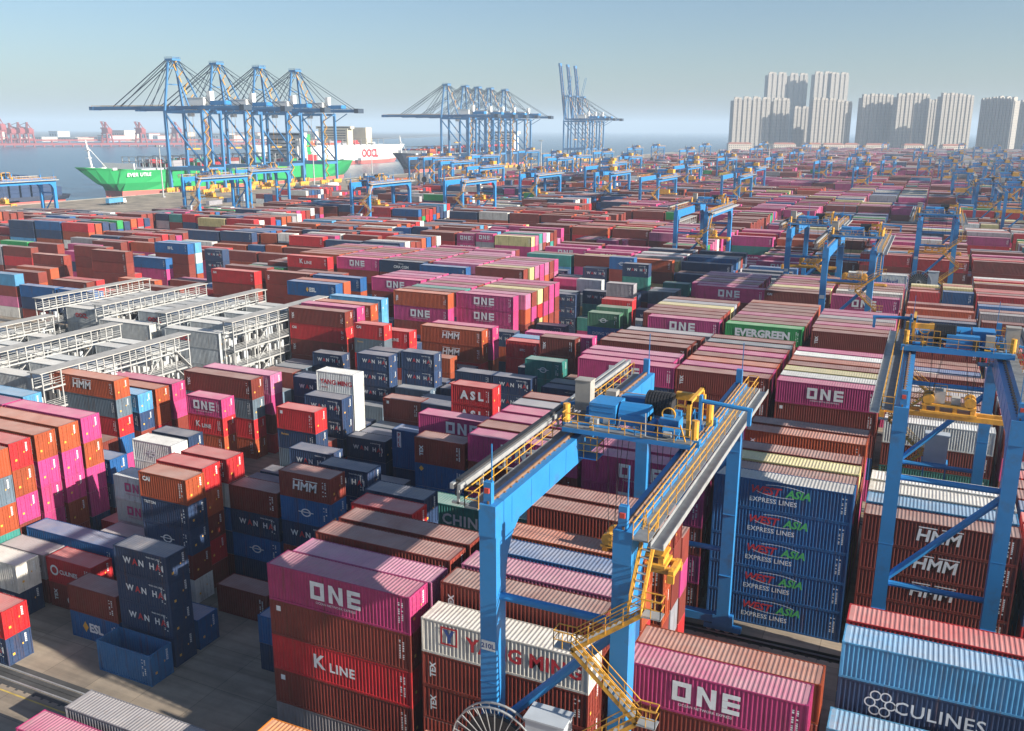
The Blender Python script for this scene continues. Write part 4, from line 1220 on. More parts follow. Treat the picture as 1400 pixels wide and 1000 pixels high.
# ------------------------------------------------------------------ rail-mounted yard gantry crane
HB=4.15; SP=31.7; TURNED=False
def make_rmg(ty,zs,sp40,plate=False,stairs=True):
    """parts in crane axes: x along the rails, y across the block, origin on the near rail between the legs"""
    root=empty('yard_gantry_crane')
    P=lambda n,mb,m,par=root: mb.build(n,M[m] if isinstance(m,str) else [M[q] for q in m],par)
    for sx in (-HB,HB):
        for yy,dr in ((0,1),(SP,-1)):
            g=MB(); wx=.55
            # tapered box leg with a curved haunch into the girder
            pts=[(yy-.62,1.9),(yy+.62,1.9),(yy+.70,18.6)] if dr>0 else [(yy-.62,1.9),(yy+.62,1.9),(yy+.70,21.9)]
            if dr>0: poly=[(yy-.55,1.9),(yy+.55,1.9),(yy+.68,18.8),(yy+.95,20.1),(yy+1.6,21.2),(yy+2.6,21.9),(yy-.72,21.9)]
            else: poly=[(yy+.55,1.9),(yy+.72,21.9),(yy-2.4,21.9),(yy-1.5,21.2),(yy-.9,20.2),(yy-.62,19.0),(yy-.5,1.9)]
            vs=[(sx-wx,p[0],p[1]) for p in poly]+[(sx+wx,p[0],p[1]) for p in poly]; n=len(poly)
            g._add(vs,[tuple(range(n)),tuple(range(2*n-1,n-1,-1))]+[(i,n+i,n+(i+1)%n,(i+1)%n) for i in range(n)])
            for z in (6.0,12.0,18.0): g.box(sx-wx-.02,yy-.66,z,sx+wx+.02,yy+.66,z+.05)
            leg=P('leg',g,'blue')
            t=MB(); t.box(sx-.9,yy-.5,.75,sx+.9,yy+.5,1.9); t.box(sx-1.7,yy-.32,.35,sx+1.7,yy+.32,.85)
            t.mat(1)
            for q in (-1.25,-.42,.42,1.25): t.tube((sx+q,yy-.12,.38),(sx+q,yy+.12,.38),.32,n=12)
            P('bogie',t,('blue','steel'))
    for yy in (0,SP):
        g=MB(); g.box(-HB+.9,yy-.4,1.0,HB-.9,yy+.4,1.75); P('sill_beam',g,'blue')
        g=MB(); g.tube((-HB,yy,8.3),(HB,yy,8.3),.26); g.tube((-HB,yy,17.8),(HB,yy,17.8),.26); g.tube(((-HB+.2) if not TURNED else HB-.2,yy,8.6),((HB-.2) if not TURNED else -HB+.2,yy,17.4),.30); P('bracing',g,'blue')
    for sx in (-HB,HB):
        g=MB(); g.box(sx-.55,-.8,21.905,sx+.55,SP+.8,23.9); 
        for y in np.arange(1.5,SP,3.0): g.box(sx-.57,y,22.05,sx+.57,y+.06,23.75)
        gd=P('girder',g,'blue')
        r=MB(); r.box(sx-.10,-.6,23.9,sx+.02,SP+.6,24.08)
        for y in np.arange(-.4,SP,.9): r.box(sx-.2,y,23.9,sx+.14,y+.18,23.95)
        P('trolley_rail',r,'rust',gd)
        for yy in (-.55,SP+.15):
            e=MB(); e.box(sx-.35,yy,23.9,sx+.15,yy+.4,25.25); e.mat(1).box(sx-.25,yy+(-.12 if yy<0 else .4),24.6,sx+.05,yy+(0 if yy<0 else .52),24.9); e.mat(0).bar((sx+.1,yy+.2,25.2),(sx+.1,yy+.2,27.6),.06); P('end_stop',e,('blue','red'),gd)
    # left walkway with festoon tray, right walkway with cable trough
    w1=MB(); w1.box(-HB-1.45,-.9,23.55,-HB-.57,SP+.8,23.62); wk=P('walkway',w1,'grating')
    r=MB(); r.rail([(-HB-1.42,-.9,23.62),(-HB-1.42,SP+.8,23.62)]); r.rail([(-HB-1.42,-.9,23.62),(-HB-.5,-.9,23.62)]); P('handrail',r,'yellow',wk)
    f=MB()
    for xo in (-1.95,-2.45): f.box(-HB+xo,-.8,24.55,-HB+xo+.22,SP+.8,24.9)
    for y in np.arange(-.5,SP+1,3.2): f.box(-HB-2.5,y,23.5,-HB-1.4,y+.12,23.65); f.box(-HB-2.15,y,23.5,-HB-2.0,y+.12,24.6)
    P('cable_tray',f,'steel')
    w2=MB(); w2.box(HB+.57,-.9,23.55,HB+1.5,SP+.8,23.62); wk=P('walkway',w2,'grating')
    r=MB(); r.rail([(HB+.62,-.9,23.62),(HB+.62,SP+.8,23.62)],h=.95); r.rail([(HB+1.48,-.9,23.62),(HB+1.48,SP+.8,23.62)]); r.rail([(HB+.6,SP+.8,23.62),(HB+1.48,SP+.8,23.62)],step=.8); P('handrail',r,'yellow',wk)
    f=MB(); f.box(HB+1.6,-.9,23.25,HB+2.35,SP+.9,23.33); f.box(HB+1.6,-.9,23.33,HB+1.65,SP+.9,23.6); f.box(HB+2.3,-.9,23.33,HB+2.35,SP+.9,23.6); P('cable_trough',f,'steel')
    pc=MB(); pc.bar((-HB-2.05,-.5,25.02),(-HB-2.05,ty,25.02),.34,.16)
    for y in np.arange(0,ty,1.6): pc.ring((-HB-2.3,y,24.2),'x',.42,.03,10)
    P('power_cable_chain',pc,'dark')
    # zigzag stair on the near right leg
    if not stairs: return _rest(P,root,ty,zs,sp40,plate,False)
    st=MB(); ra=MB(); zs_=[2.0,5.6,9.2,12.8,16.4,19.6]; xs=[HB-2.5,HB+1.5]
    for i in range(len(zs_)-1):
        xa,xb=(xs[i%2],xs[(i+1)%2]); za,zb=zs_[i],zs_[i+1]
        for yo in (-1.75,-.98): st.mat(0).bar((xa,yo,za),(xb,yo,zb),.05,.26)
        for q in range(1,12):
            t=q/12; xx=xa+(xb-xa)*t; zz=za+(zb-za)*t; st.mat(1).box(xx-.14,-1.72,zz-.02,xx+.14,-1.0,zz+.02)
        d=-1 if xb<xa else 1
        st.box(min(xb,xb+d*1.1),-1.8,zb-.06,max(xb,xb+d*1.1),-.92,zb)
        for yo in (-1.78,-.96):
            for hh in (.55,1.05): ra.bar((xa,yo,za+hh),(xb,yo,zb+hh),.05)
            for q in range(5): t=q/4; ra.bar((xa+(xb-xa)*t,yo,za+(zb-za)*t),(xa+(xb-xa)*t,yo,za+(zb-za)*t+1.05),.045)
        ra.rail([(xb,-1.78,zb),(xb+d*1.08,-1.78,zb),(xb+d*1.08,-.94,zb),(xb,-.94,zb)],step=.7,r=.042)
    # last steep flight up on to the girder
    xa=HB+1.2
    for xo in (HB+.75,HB+1.45): st.mat(0).bar((xo,-1.6,19.6),(xo,1.2,23.55),.05,.22)
    for q in range(1,11): t=q/11; st.mat(1).box(HB+.78,-1.6+2.8*t-.12,19.6+3.95*t-.02,HB+1.42,-1.6+2.8*t+.12,19.6+3.95*t+.02)
    for xo in (HB+.75,HB+1.45):
        for hh in (.5,1.0): ra.bar((xo,-1.6,19.6+hh),(xo,1.2,23.55+hh),.05)
        for q in range(5): t=q/4; ra.bar((xo,-1.6+2.8*t,19.6+3.95*t),(xo,-1.6+2.8*t,20.6+3.95*t),.045)
    sto=P('stair',st,('yellow','steel')); P('handrail',ra,'yellow',sto)
    return _rest(P,root,ty,zs,sp40,plate,not TURNED)
def _rest(P,root,ty,zs,sp40,plate,near_side):
    # cable reel, electrical house, number plate
    c=(-2.9,-2.4,8.8); rl=MB(); rl.ring(c,'y',2.9,.07,40); rl.ring((c[0],c[1]+.5,c[2]),'y',2.9,.07,40); rl.ring(c,'y',.55,.2,16)
    for i in range(28):
        a=2*math.pi*i/28; dx,dz=math.cos(a),math.sin(a); rl.bar((c[0]+.4*dx,c[1],c[2]+.4*dz),(c[0]+2.85*dx,c[1],c[2]+2.85*dz),.05)
        rl.bar((c[0]+.4*dx,c[1]+.5,c[2]+.4*dz),(c[0]+2.85*dx,c[1]+.5,c[2]+2.85*dz),.04)
    rr=P('cable_reel',rl,'steel') if near_side else None
    q=MB(); q.tube((c[0],c[1]+.1,c[2]),(c[0],c[1]+.4,c[2]),2.2,n=32); q.tube((c[0],c[1]+.4,c[2]),(c[0],-.3,c[2]),.3); (P('wound_cable',q,'dark',rr) if near_side else None)
    e=MB(); e.box(-.9,-2.4,8.4,1.5,-.9,11.6); e.box(-1.0,-2.5,11.6,1.6,-.8,11.72); e.mat(1).box(-1.1,-2.6,8.2,1.7,-.5,8.4)
    for x in (-.9,1.4): e.bar((x,-.6,8.3),(x,-.4,5.0),.15)
    P('electrical_house',e,('grey','blue'))
    n_=MB(); n_.box(-HB-.45,-.72,14.3,-HB+.45,-.64,14.95); pl=P('number_plate',n_,'white')
    if plate:
        v,f,wd=text_geo('210L',.46,.03); mb=MB(); mb._add([(x-wd/2-HB,-.726,z+14.46) for x,z in v],f); P('lettering',mb,'letb',pl)
    # trolley (its own axes move with ty)
    g=MB(); g.box(-5.0,-2.9,24.25,5.0,-2.3,24.75); g.box(-5.0,2.3,24.25,5.0,2.9,24.75)
    for x in (-4.5,-1.6,1.4,4.0): g.box(x-.22,-2.3,24.3,x+.22,2.3,24.7)
    g.mat(1).box(-4.7,-3.7,24.62,4.6,-2.85,24.70); g.box(-4.7,-2.3,24.705,-1.8,2.3,24.74); g.box(1.6,-2.3,24.705,4.4,2.3,24.74); g.mat(0)
    g.box(-4.7,-3.75,24.35,4.6,-3.68,24.66)
    tr=P('trolley',g,('blue','grating')); tr.location=(0,ty,0)
    a=MB(); a.box(-3.3,-2.0,24.8,-1.3,.2,26.2)
    for z in (25.2,25.6,26.0): a.box(-3.2,-2.03,z,-1.4,-2.0,z+.06)
    a.box(-1.15,-1.9,24.8,1.0,-.2,25.6); a.tube((-1.15,-1.05,25.55),(1.0,-1.05,25.55),.75,n=14); a.box(-.9,-.15,24.8,.9,.5,25.4); a.tube((-3.0,1.5,25.2),(-2.1,1.5,25.2),.4,n=12); a.tube((1.3,-2.0,25.0),(1.3,-1.0,25.0),.35,n=12); a.bar((-3.4,2.4,25.0),(1.5,2.4,25.6),.12); a.box(1.9,-2.2,24.8,3.3,-.8,25.7); a.tube((2.4,-2.6,25.0),(3.6,-2.6,25.0),.45,n=12); a.box(-1.9,1.2,24.8,1.0,2.2,26.0); P('machinery',a,'blue',tr)
    d=MB(); d.tube((.2,.9,25.9),(2.2,.9,25.9),.85,n=18)
    for i in range(9): d.ring((.3+i*.22,.9,25.9),'x',.92,.05,18)
    P('hoist_drum',d,'dark',tr)
    y_=MB(); y_.box(2.2,1.3,26.3,4.3,1.7,26.8); y_.box(3.9,-2.4,24.8,4.15,-2.1,27.3); y_.box(3.9,1.5,24.8,4.15,1.8,27.3); y_.box(3.9,-2.4,27.1,4.15,1.8,27.3); y_.ring((3.0,-.4,25.9),'y',.55,.07,16); y_.ring((2.4,-1.4,25.9),'y',.5,.07,16)
    for (x,y) in ((4.6,-2.6),(4.6,1.9),(-4.8,-2.6),(-4.8,1.9)):
        y_.tube((x,y,24.7),(x,y,26.1),.26,n=10); y_.box(x-.22,y-.22,24.4,x+.22,y+.22,24.9)
    P('yellow_frame',y_,'yellow',tr)
    c_=MB(); c_.box(-5.3,.4,24.7,-4.1,1.4,27.0); c_.box(-5.35,.35,27.0,-4.05,1.45,27.08); c_.box(-3.2,1.4,24.8,-2.4,2.2,26.2); P('electrical_cabinet',c_,'cab',tr)
    ft=MB(); q=random.Random(17)
    for i in range(70):
        x=q.uniform(-4.4,4.2); y=q.uniform(-3.4,2.6); s=q.uniform(.08,.32); z=24.72; ft.mat(q.choice((0,0,1,2,3)))
        if q.random()<.4: ft.tube((x,y,z+s),(x+q.uniform(.2,.8),y,z+s),s*.7,n=8)
        elif q.random()<.5: ft.box(x,y,z,x+s*2,y+s*1.5,z+q.uniform(.2,1.0))
        else: ft.bar((x,y,z),(x+q.uniform(-.4,.4),y+q.uniform(-1.2,1.2),z+q.uniform(.4,1.5)),.07)
    P('fittings',ft,('blue','steel','yellow','dark'),tr)
    h=MB(); h.rail([(-4.7,-3.7,24.7),(4.6,-3.7,24.7)],step=1.2); h.rail([(-4.7,-3.7,24.7),(-4.7,-2.4,24.7)],step=1); h.rail([(4.6,2.9,24.75),(-4.7,2.9,24.75)],step=1.5); h.rail([(1.6,2.0,24.75),(3.8,2.0,24.75)],h=1.5,step=.6); P('handrail',h,'yellow',tr)
    f=MB(); f.tube((4.4,-.4,26.9),(8.0,-.6,26.7),.16); f.box(4.3,-.6,24.7,4.5,-.2,27.3); f.box(7.7,-.8,25.6,7.95,-.4,26.7); f.bar((-5.2,.6,25.2),(-6.5,.6,25.0),.2); P('festoon_arm',f,'blue',tr)
    cb=MB(); cb.box(-4.2,-3.2,22.3,-2.2,-1.8,22.4); cb.mat(1).rail([(-4.2,-3.2,22.4),(-2.2,-3.2,22.4),(-2.2,-1.8,22.4),(-4.2,-1.8,22.4),(-4.2,-3.2,22.4)],step=1)
    for x in (-4.2,-2.2): cb.bar((x,-3.2,22.3),(x,-3.2,24.6),.06)
    P('service_platform',cb,('blue','yellow'),tr)
    # spreader on its ropes
    s=MB(); hl=6.1 if sp40 else 3.1
    s.box(-hl,-.95,-.25,hl,-.60,.25); s.box(-hl,.60,-.25,hl,.95,.25)
    for sx in (-1,1): s.box(sx*hl-.2,-1.22,-.35,sx*hl+.2,1.22,.2); s.box(sx*hl-.25,-1.3,-.75,sx*hl+.25,-1.05,-.1); s.box(sx*hl-.25,1.05,-.75,sx*hl+.25,1.3,-.1)
    s.box(-2.6,-1.1,.2,2.6,1.1,.42); s.box(-2.5,-.9,.95,2.5,.9,1.15)
    for x in (-2.2,-.6,1.0,2.2): s.box(x-.2,-.8,.42,x+.2,.8,1.0)
    for x in (-1.9,1.9): 
        s.tube((x,-.9,1.6),(x,-.5,1.6),.55,n=14); s.tube((x,.5,1.6),(x,.9,1.6),.55,n=14); s.box(x-.3,-.8,1.1,x+.3,.8,1.7)
    spd=P('spreader',s,'yellow'); spd.location=(0,ty,zs)
    k=MB(); k.box(.4,-.6,1.2,1.4,.6,2.5); k.box(-1.0,-.45,1.2,-.2,.45,1.9); P('control_box',k,'rackroof',spd)
    hr=MB(); hr.rail([(-1.6,-.95,1.15),(1.6,-.95,1.15)],step=.8,h=1.0); hr.rail([(.3,-.7,1.2),(1.5,-.7,1.2),(1.5,.7,1.2)],step=.6,h=1.6); P('handrail',hr,'yellow',spd)
    rp=MB()
    for x in (-1.9,1.9):
        for y in (-.8,.8): 
            rp.bar((x,ty+y,zs+1.6),(x*1.1,ty+y*1.6,24.3),.035); rp.bar((x*.9,ty+y*.6,zs+1.6),(x*.5,ty+y*1.2,24.3),.035)
    P('hoist_rope',rp,'dark')
    return root
def rmg_lod(ty):
    """one-mesh version for cranes that are a few dozen pixels tall"""
    g=MB()
    for sx in (-HB,HB):
        for yy in (0,SP): g.mat(0).box(sx-.55,yy-.6,1.4,sx+.55,yy+.6,21.9); g.box(sx-1.6,yy-.35,.3,sx+1.6,yy+.35,1.4)
        g.mat(0).box(sx-.55,-.8,21.9,sx+.55,SP+.8,23.9); g.mat(3).box(sx-.2,-.6,23.9,sx+.1,SP+.6,24.05)
        g.mat(1); s=1 if sx>0 else -1; g.rail([(sx+s*1.5,-.8,23.6),(sx+s*1.5,SP+.8,23.6)],step=4,r=.07); g.mat(2).box(min(sx+s*.6,sx+s*2.3),-.8,23.3,max(sx+s*.6,sx+s*2.3),SP+.8,23.55)
    for yy in (0,SP): g.mat(0).bar((-HB,yy,8.3),(HB,yy,8.3),.5); g.bar((-HB,yy,17.8),(HB,yy,17.8),.5); g.bar((-HB,yy,8.6),(HB,yy,17.4),.55)
    g.mat(0).box(-5,ty-3,24.2,5,ty+3,24.8); g.box(-3.3,ty-2,24.8,1.2,ty+1,26.6); g.mat(1).box(1.8,ty-2.4,24.8,4.4,ty+2,26.6); g.mat(2).box(-5.2,ty,24.8,-4,ty+1.5,27.8); g.mat(4).tube((.2,ty+.7,26.2),(2.2,ty+.7,26.2),1,n=10)
    g.mat(1).rail([(-4.8,ty-3.5,24.7),(4.8,ty-3.5,24.7)],step=1.5,r=.07)
    zs=15; g.mat(1).box(-6.1,ty-1,zs-.3,6.1,ty+1,zs+.3); g.box(-2.5,ty-.9,zs+.3,2.5,ty+.9,zs+1.9); g.mat(4)
    for x in (-1.9,1.9): g.bar((x,ty,zs),(x,ty,24.3),.12)
    g.mat(1)
    for i in range(5): xa,xb=((HB-2.5,HB+1.5) if i%2==0 else (HB+1.5,HB-2.5)); g.bar((xa,-1.4,2+3.6*i),(xb,-1.4,5.6+3.6*i),.5); g.bar((xa,-1.8,3+3.6*i),(xb,-1.8,6.6+3.6*i),.1)
    g.mat(2).ring((-2.9,-2.4,7.6),'y',2.9,.12,20); g.mat(4).tube((-2.9,-2.2,7.6),(-2.9,-1.8,7.6),2.2,n=20); g.mat(5).box(-.9,-2.4,8.4,1.5,-.9,11.6)
    return g.mesh('yard_gantry_crane',[M['blue'],M['yellow'],M['steel'],M['rust'],M['dark'],M['grey']])
GRP='rail-mounted gantry cranes over the container blocks'
def place(o,x,k,label): o.location=(x,FRK(k)-2.9,0); tag(o,label,'gantry crane',GRP); return o
c0=place(make_rmg(16.2,13.6,False,True),-17.7,0,'nearest blue yard gantry crane with yellow zigzag stair and hanging yellow spreader')
TURNED=True
c1=place(make_rmg(10.0,17.4,True,False,True),3.6,1,'blue yard gantry crane at the right edge, long yellow spreader hung between its legs')
TURNED=False; c1.rotation_euler=(0,0,math.pi); c1.location.y+=SP
proto=make_rmg(19.0,14.5,True)
LST=[(-13.2,4,'blue gantry crane standing over the white container with navy lettering'),(-24.5,5,'blue gantry crane just behind the one over the white container, left of it'),
(-59.5,6,'blue gantry crane standing alone mid-yard with a black cable reel at its foot'),(1.6,6,'blue gantry crane with dark reel, right of the straight lane, mid-yard'),
(-212,8,'blue gantry crane left of centre, nearest of those below the second quay crane group'),(-302,8,'blue gantry crane standing by the apron in front of the green ship'),
(-186,9,'blue gantry crane left of centre with its orange stair tower facing the camera'),(-330,10,'blue gantry crane partly hidden behind the one by the green ship'),
(-181,11,'blue gantry crane below the raised-boom quay cranes, left one of a row'),(19.5,11,'blue gantry crane near the right edge, in front of the towers on the right'),
(-349,6,'blue gantry crane cut off by the left edge of the photo beside the apron')]
for i,(x,k,lab) in enumerate(LST):
    o=proto if i==0 else copy_tree(proto); place(o,x,k,lab)
    if i:
        ty=[0,8,22,14,10,12,25,20,9,15,10][i]
        for ch in o.children:
            if ch.name.split('.')[0] in('trolley','spreader','hoist_rope'):
                ch.location.y+=ty-19.0
lods=[rmg_lod(t) for t in (8,20,27)]
rr=random.Random(3)
FAR=[(-155,12),(-395+30,17),(-352,17),(-41,16),(-33,20),(7,18),(22,17),(-163,18),(-151,20),(-100,15),(-245,13),(-120,11),(30,13),(28,10),(45,15),(60,18),(75,20),(-75,19),(-200,16),(-265,18),(-300,15),(-230,20),(-310,21),(-185,14),(12,14),(52,21),(-10,22),(90,22),(-62,22),(-120,21),(38,19),(-345,19),(-90,12),(5,21),(64,14),(-140,15),(-275,20),(85,17),(-300,24),(-180,24),(-60,24),(40,23),(95,25),(70,24),(110,27),(15,26),(-130,27),(-250,28),(55,29),(130,30),(-20,30),(90,31),(-330,30),(-200,32),(150,33),(40,34),(-90,35),(110,36),(-300,37),(170,38),(-10,39),(70,41),(-180,41),(140,43),(200,42),(-260,44),(30,45),(-80,46),(120,47),(-340,34),(-380,24),(-120,31)]
sides=lambda x: 'left of centre' if x<-120 else 'near the middle' if x<-20 else 'to the right'
for i,(x,k) in enumerate(FAR):
    o=bpy.data.objects.new('yard_gantry_crane',lods[i%3]); COL.objects.link(o)
    fr=['trolley at its near end','trolley at mid-span','trolley at its far end'][i%3]
    place(o,x,k,f'distant gantry crane, {ORD[k]} yard row, {sides(x)}, {fr}')
# ------------------------------------------------------------------ white reefer racks
def rack(x,y0,n,tiers,label):
    root=empty('reefer_rack',(x,y0,0)); Ln=26.4; wd=2.0; g=MB(); dz=2.9
    nb=9; st=Ln/nb
    for i in range(nb+1):
        for xx in (0,wd): g.box(xx-.08,i*st-.08,0,xx+.08,i*st+.08,tiers*dz+2.1)
    for t in range(1,tiers+1):
        for xx in (0,wd): g.box(xx-.07,0.09,t*dz-.22,xx+.07,Ln-.09,t*dz)
        for i in range(nb+1): g.box(.085,i*st-.05,t*dz-.2,wd-.085,i*st+.05,t*dz-.05)
    for t in range(tiers):
        for i in (2,6): g.bar((wd+.02,i*st,t*dz+.2),(wd+.02,(i+1)*st,(t+1)*dz-.3),.12)
    g.build('post_frame',M['rackw'],root)
    d=MB()
    for t in range(1,tiers): d.box(.1,.1,t*dz+.003,wd-.1,Ln-.1,t*dz+.05)
    d.build('walkway',M['grating'],root)
    r=MB(); r.box(-.25,-.4,tiers*dz+2.1,wd+.25,Ln+.4,tiers*dz+2.22); r.build('roof',M['rackroof'],root)
    h=MB()
    for t in range(0,tiers+1):
        for xx in (0,wd):
            for hh in (.35,.6,.85,1.1) if t<tiers else (.4,.75,1.1): h.box(xx-.03,.08,t*dz+hh,xx+.03,Ln-.08,t*dz+hh+.05)
    h.build('guard_rail',M['rackw'],root)
    p=MB(); q=random.Random(int(x*7+y0))
    for t in range(tiers):
        for i in range(nb):
            for j in range(4):
                yy=i*st+.3+j*.65; p.mat(q.choice((0,0,1,2))).box(.35,yy,t*dz+.3+q.random()*.6,.35+q.uniform(.2,.7),yy+q.uniform(.25,.6),t*dz+1.3+q.random()*.9)
    p.build('socket_box',[M['rackw'],M['grey'],M['dark']],root)
    s=MB()
    for t in range(tiers):
        s.bar((wd+.5,Ln-.5,t*dz),(wd+.5,Ln-3.2,(t+1)*dz),.7,.12); 
    s.build('stair',M['rackw'],root)
    tag(root,label,'steel rack','white steel racks between the reefers'); return root
RK=[(-106.6,79.0,5,'white steel reefer rack nearest the camera, beside the maroon lettered stack'),(-122.3,80.0,5,'white steel reefer rack in the second block, left of the nearest one'),(-138.1,80,5,'white steel reefer rack in the second block cut by the left edge'),
(-106.6,115.6,5,'tall white steel reefer rack beside the tall maroon stack, rightmost of all'),(-122.3,116.6,5,'white steel reefer rack in the third block, just left of the tall rightmost one'),(-138.1,117,4,'white steel reefer rack in the third block, second left of the rightmost'),(-153.9,117,4,'white steel reefer rack farthest left in the third block')]
for x,y,t,lab in RK: rack(x,y,9,t-1 if t==5 else t,lab)
for x,y,lab in ((-83,316.9,'distant white steel rack at mid-yard behind pink stacks, right of two'),(-113,316.9,'distant white steel rack at mid-yard behind pink stacks, left of two')): rack(x+30-30,y,9,4,lab)
# ------------------------------------------------------------------ ship-to-shore quay cranes
def make_sts(up):
    root=empty('quay_crane'); P=lambda n,mb,m,par=root: mb.build(n,M[m] if isinstance(m,str) else [M[q] for q in m],par)
    # x: 0 at waterside rail, landside +34; y along quay, legs at +-9; boom towards -x
    for x in (0,34):
        for y in (-9,9):
            g=MB(); g.bar((x,y,3),(x,y,57),1.9,1.6); P('leg',g,'dblue')
            b=MB(); b.box(x-1,y-5.5,1.2,x+1,y+5.5,3.2)
            for q in (-4,-1.5,1.5,4): b.box(x-.8,y+q-1.0,.1,x+.8,y+q+1.0,1.3)
            P('bogie',b,'yellow')
    g=MB()
    for y in (-9,9):
        g.bar((0,y,17),(34,y,17),1.6,2.4); g.bar((0,y,56.2),(34,y,56.2),1.4,1.8); g.bar((0,y,55),(17,y,36),1.0); g.bar((17,y,36),(34,y,18.5),1.0); g.bar((34,y,50),(47,y,57),.6)
    for x in (0,34): g.bar((x,-9,17),(x,9,17),1.4,2); g.bar((x,-9,56),(x,9,56),1.4,1.8); 
    P('portal_frame',g,'dblue')
    bm=MB()
    for y in (-3,3): bm.bar((0,y,59),(66,y,59),1.1,2.4)
    for x in range(4,66,12): bm.bar((x,-3,58.6),(x,3,58.6),.7)
    P('trolley_girder',bm,'dblue')
    bo=MB()
    for y in (-3,3): bo.bar((0,y,0),(-76,y,0),1.1,2.4)
    for x in range(-76,0,12): bo.bar((x,-3,0),(x,3,0),.7)
    bo.box(-79,-4,-1.4,-75,4,1.2)
    bmo=P('boom',bo,'dblue'); bmo.location=(-1.2,0,59)
    hr=MB()
    for y in (-4.2,4.2): hr.rail([(-76,y,.9),(0,y,.9)],step=6,r=.12)
    P('handrail',hr,'yellow',bmo)
    if up: bmo.rotation_euler=(0,R(83),0)
    af=MB()
    for y in (-9,9): af.bar((0,y,57),(1.5,y*.35,92),1.3); af.bar((20,y*.7,60),(4,y*.3,92),.8)
    for z,k in ((75,.68),(86,.5)): af.bar((.8,-9*k,z),(.8,9*k,z),.7)
    af.box(-1,-4,91,6,4,92.4); af.rail([(-1,-4,92.4),(6,-4,92.4),(6,4,92.4),(-1,4,92.4)],step=2,r=.12); P('apex_frame',af,'dblue')
    fs=MB()
    for y in (-3,3):
        fs.bar((3,y,92),(76,y,60),.35) if False else fs.bar((4,y,92),(38,y,60.2),.4); fs.bar((4,y,91.5),(60,y,60.2),.35)
    P('backstay',fs,'stay')
    if not up:
        fs=MB()
        for y in (-3,3):
            fs.bar((0,y,92),(-56,y,60.2),.55); fs.bar((0,y,91),(-48,y,60.2),.4); fs.bar((0,y,90),(-26,y,60.2),.4); fs.bar((0,y,88),(-18,y,60.2),.35)
        P('forestay',fs,'stay')
    else:
        fs=MB()
        for y in (-3,3): fs.bar((0,y,91),(7,y,120),.5)
        P('forestay',fs,'dblue')
    mh=MB(); mh.box(15,-4.5,60.6,32,4.5,65.4); mh.box(14.7,-4.8,65.4,32.3,4.8,65.8); P('machinery_house',mh,'white')
    eh=MB(); eh.box(37,-3.5,60.6,50,3.5,63.6); P('electrical_room',eh,'blue')
    tw=MB()
    for i in range(14):
        z=3+i*3.9; a,b=(-1,3) if i%2==0 else (3,-1); tw.bar((36.5,a-9,z),(36.5,b-9,z+3.9),.9,.3)
    P('stair_tower',tw,('yellow'))
    cb=MB(); cb.box(14,-2,53,17,2,56.5); cb.box(12,-2.5,57,19,2.5,57.8); P('operator_cab',cb,'white')
    ee=MB(); ee.box(63,-4,57.2,67,4,60.8); ee.rail([(48,-4.2,60),(63,-4.2,60)],step=4,r=.15); P('girder_end',ee,'stay')
    ay=MB()
    for i in range(8): t0=i/8; t1=(i+1)/8; xa=20-16*t0; xb=20-16*t1; za=60+32*t0; zb=60+32*t1; ay.bar((xa+1,-4,za),(xb+1,2 if i%2 else -4,zb),.8,.25)
    P('apex_stair',ay,'yellow'); mt=MB(); mt.box(33,-2,60.5,36,2,70); P('mast_house',mt,'white')
    hp=MB(); hp.box(0+14,-6,30,16,6,31); 
    for y in (-2,2): hp.bar((15,y,31),(15,y,57),.15)
    P('spreader',hp,'yellow')
    return root
down=make_sts(False); upc=make_sts(True)
SX=-503.0; SGRP='ship-to-shore cranes along the quay'
SL=[(513,'nearest blue quay crane, leftmost, with boom lowered over the green ship bow'),(557,'second blue quay crane from left, boom lowered over the green ship'),(605,'third blue quay crane from left, boom lowered over the green ship'),(651,'fourth blue quay crane from left, beside the green ship stern'),
(916,'leftmost blue quay crane of the middle group beside the dark ship'),(960,'second blue quay crane of the middle group, boom lowered'),(992,'third blue quay crane of the middle group, boom lowered'),(1025,'fourth blue quay crane of the middle group, boom lowered'),(1067,'rightmost blue quay crane of the middle group, boom lowered')]
for i,(y,lab) in enumerate(SL):
    o=down if i==0 else copy_tree(down); o.location=(SX,y,0); tag(o,lab,'quay crane',SGRP)
for i,(y,lab) in enumerate(((1284,'blue quay crane with raised boom, left of the three'),(1314,'blue quay crane with raised boom, middle of the three'),(1345,'blue quay crane with raised boom, right of the three'))):
    o=upc if i==0 else copy_tree(upc); o.location=(SX,y,0); tag(o,lab,'quay crane',SGRP)
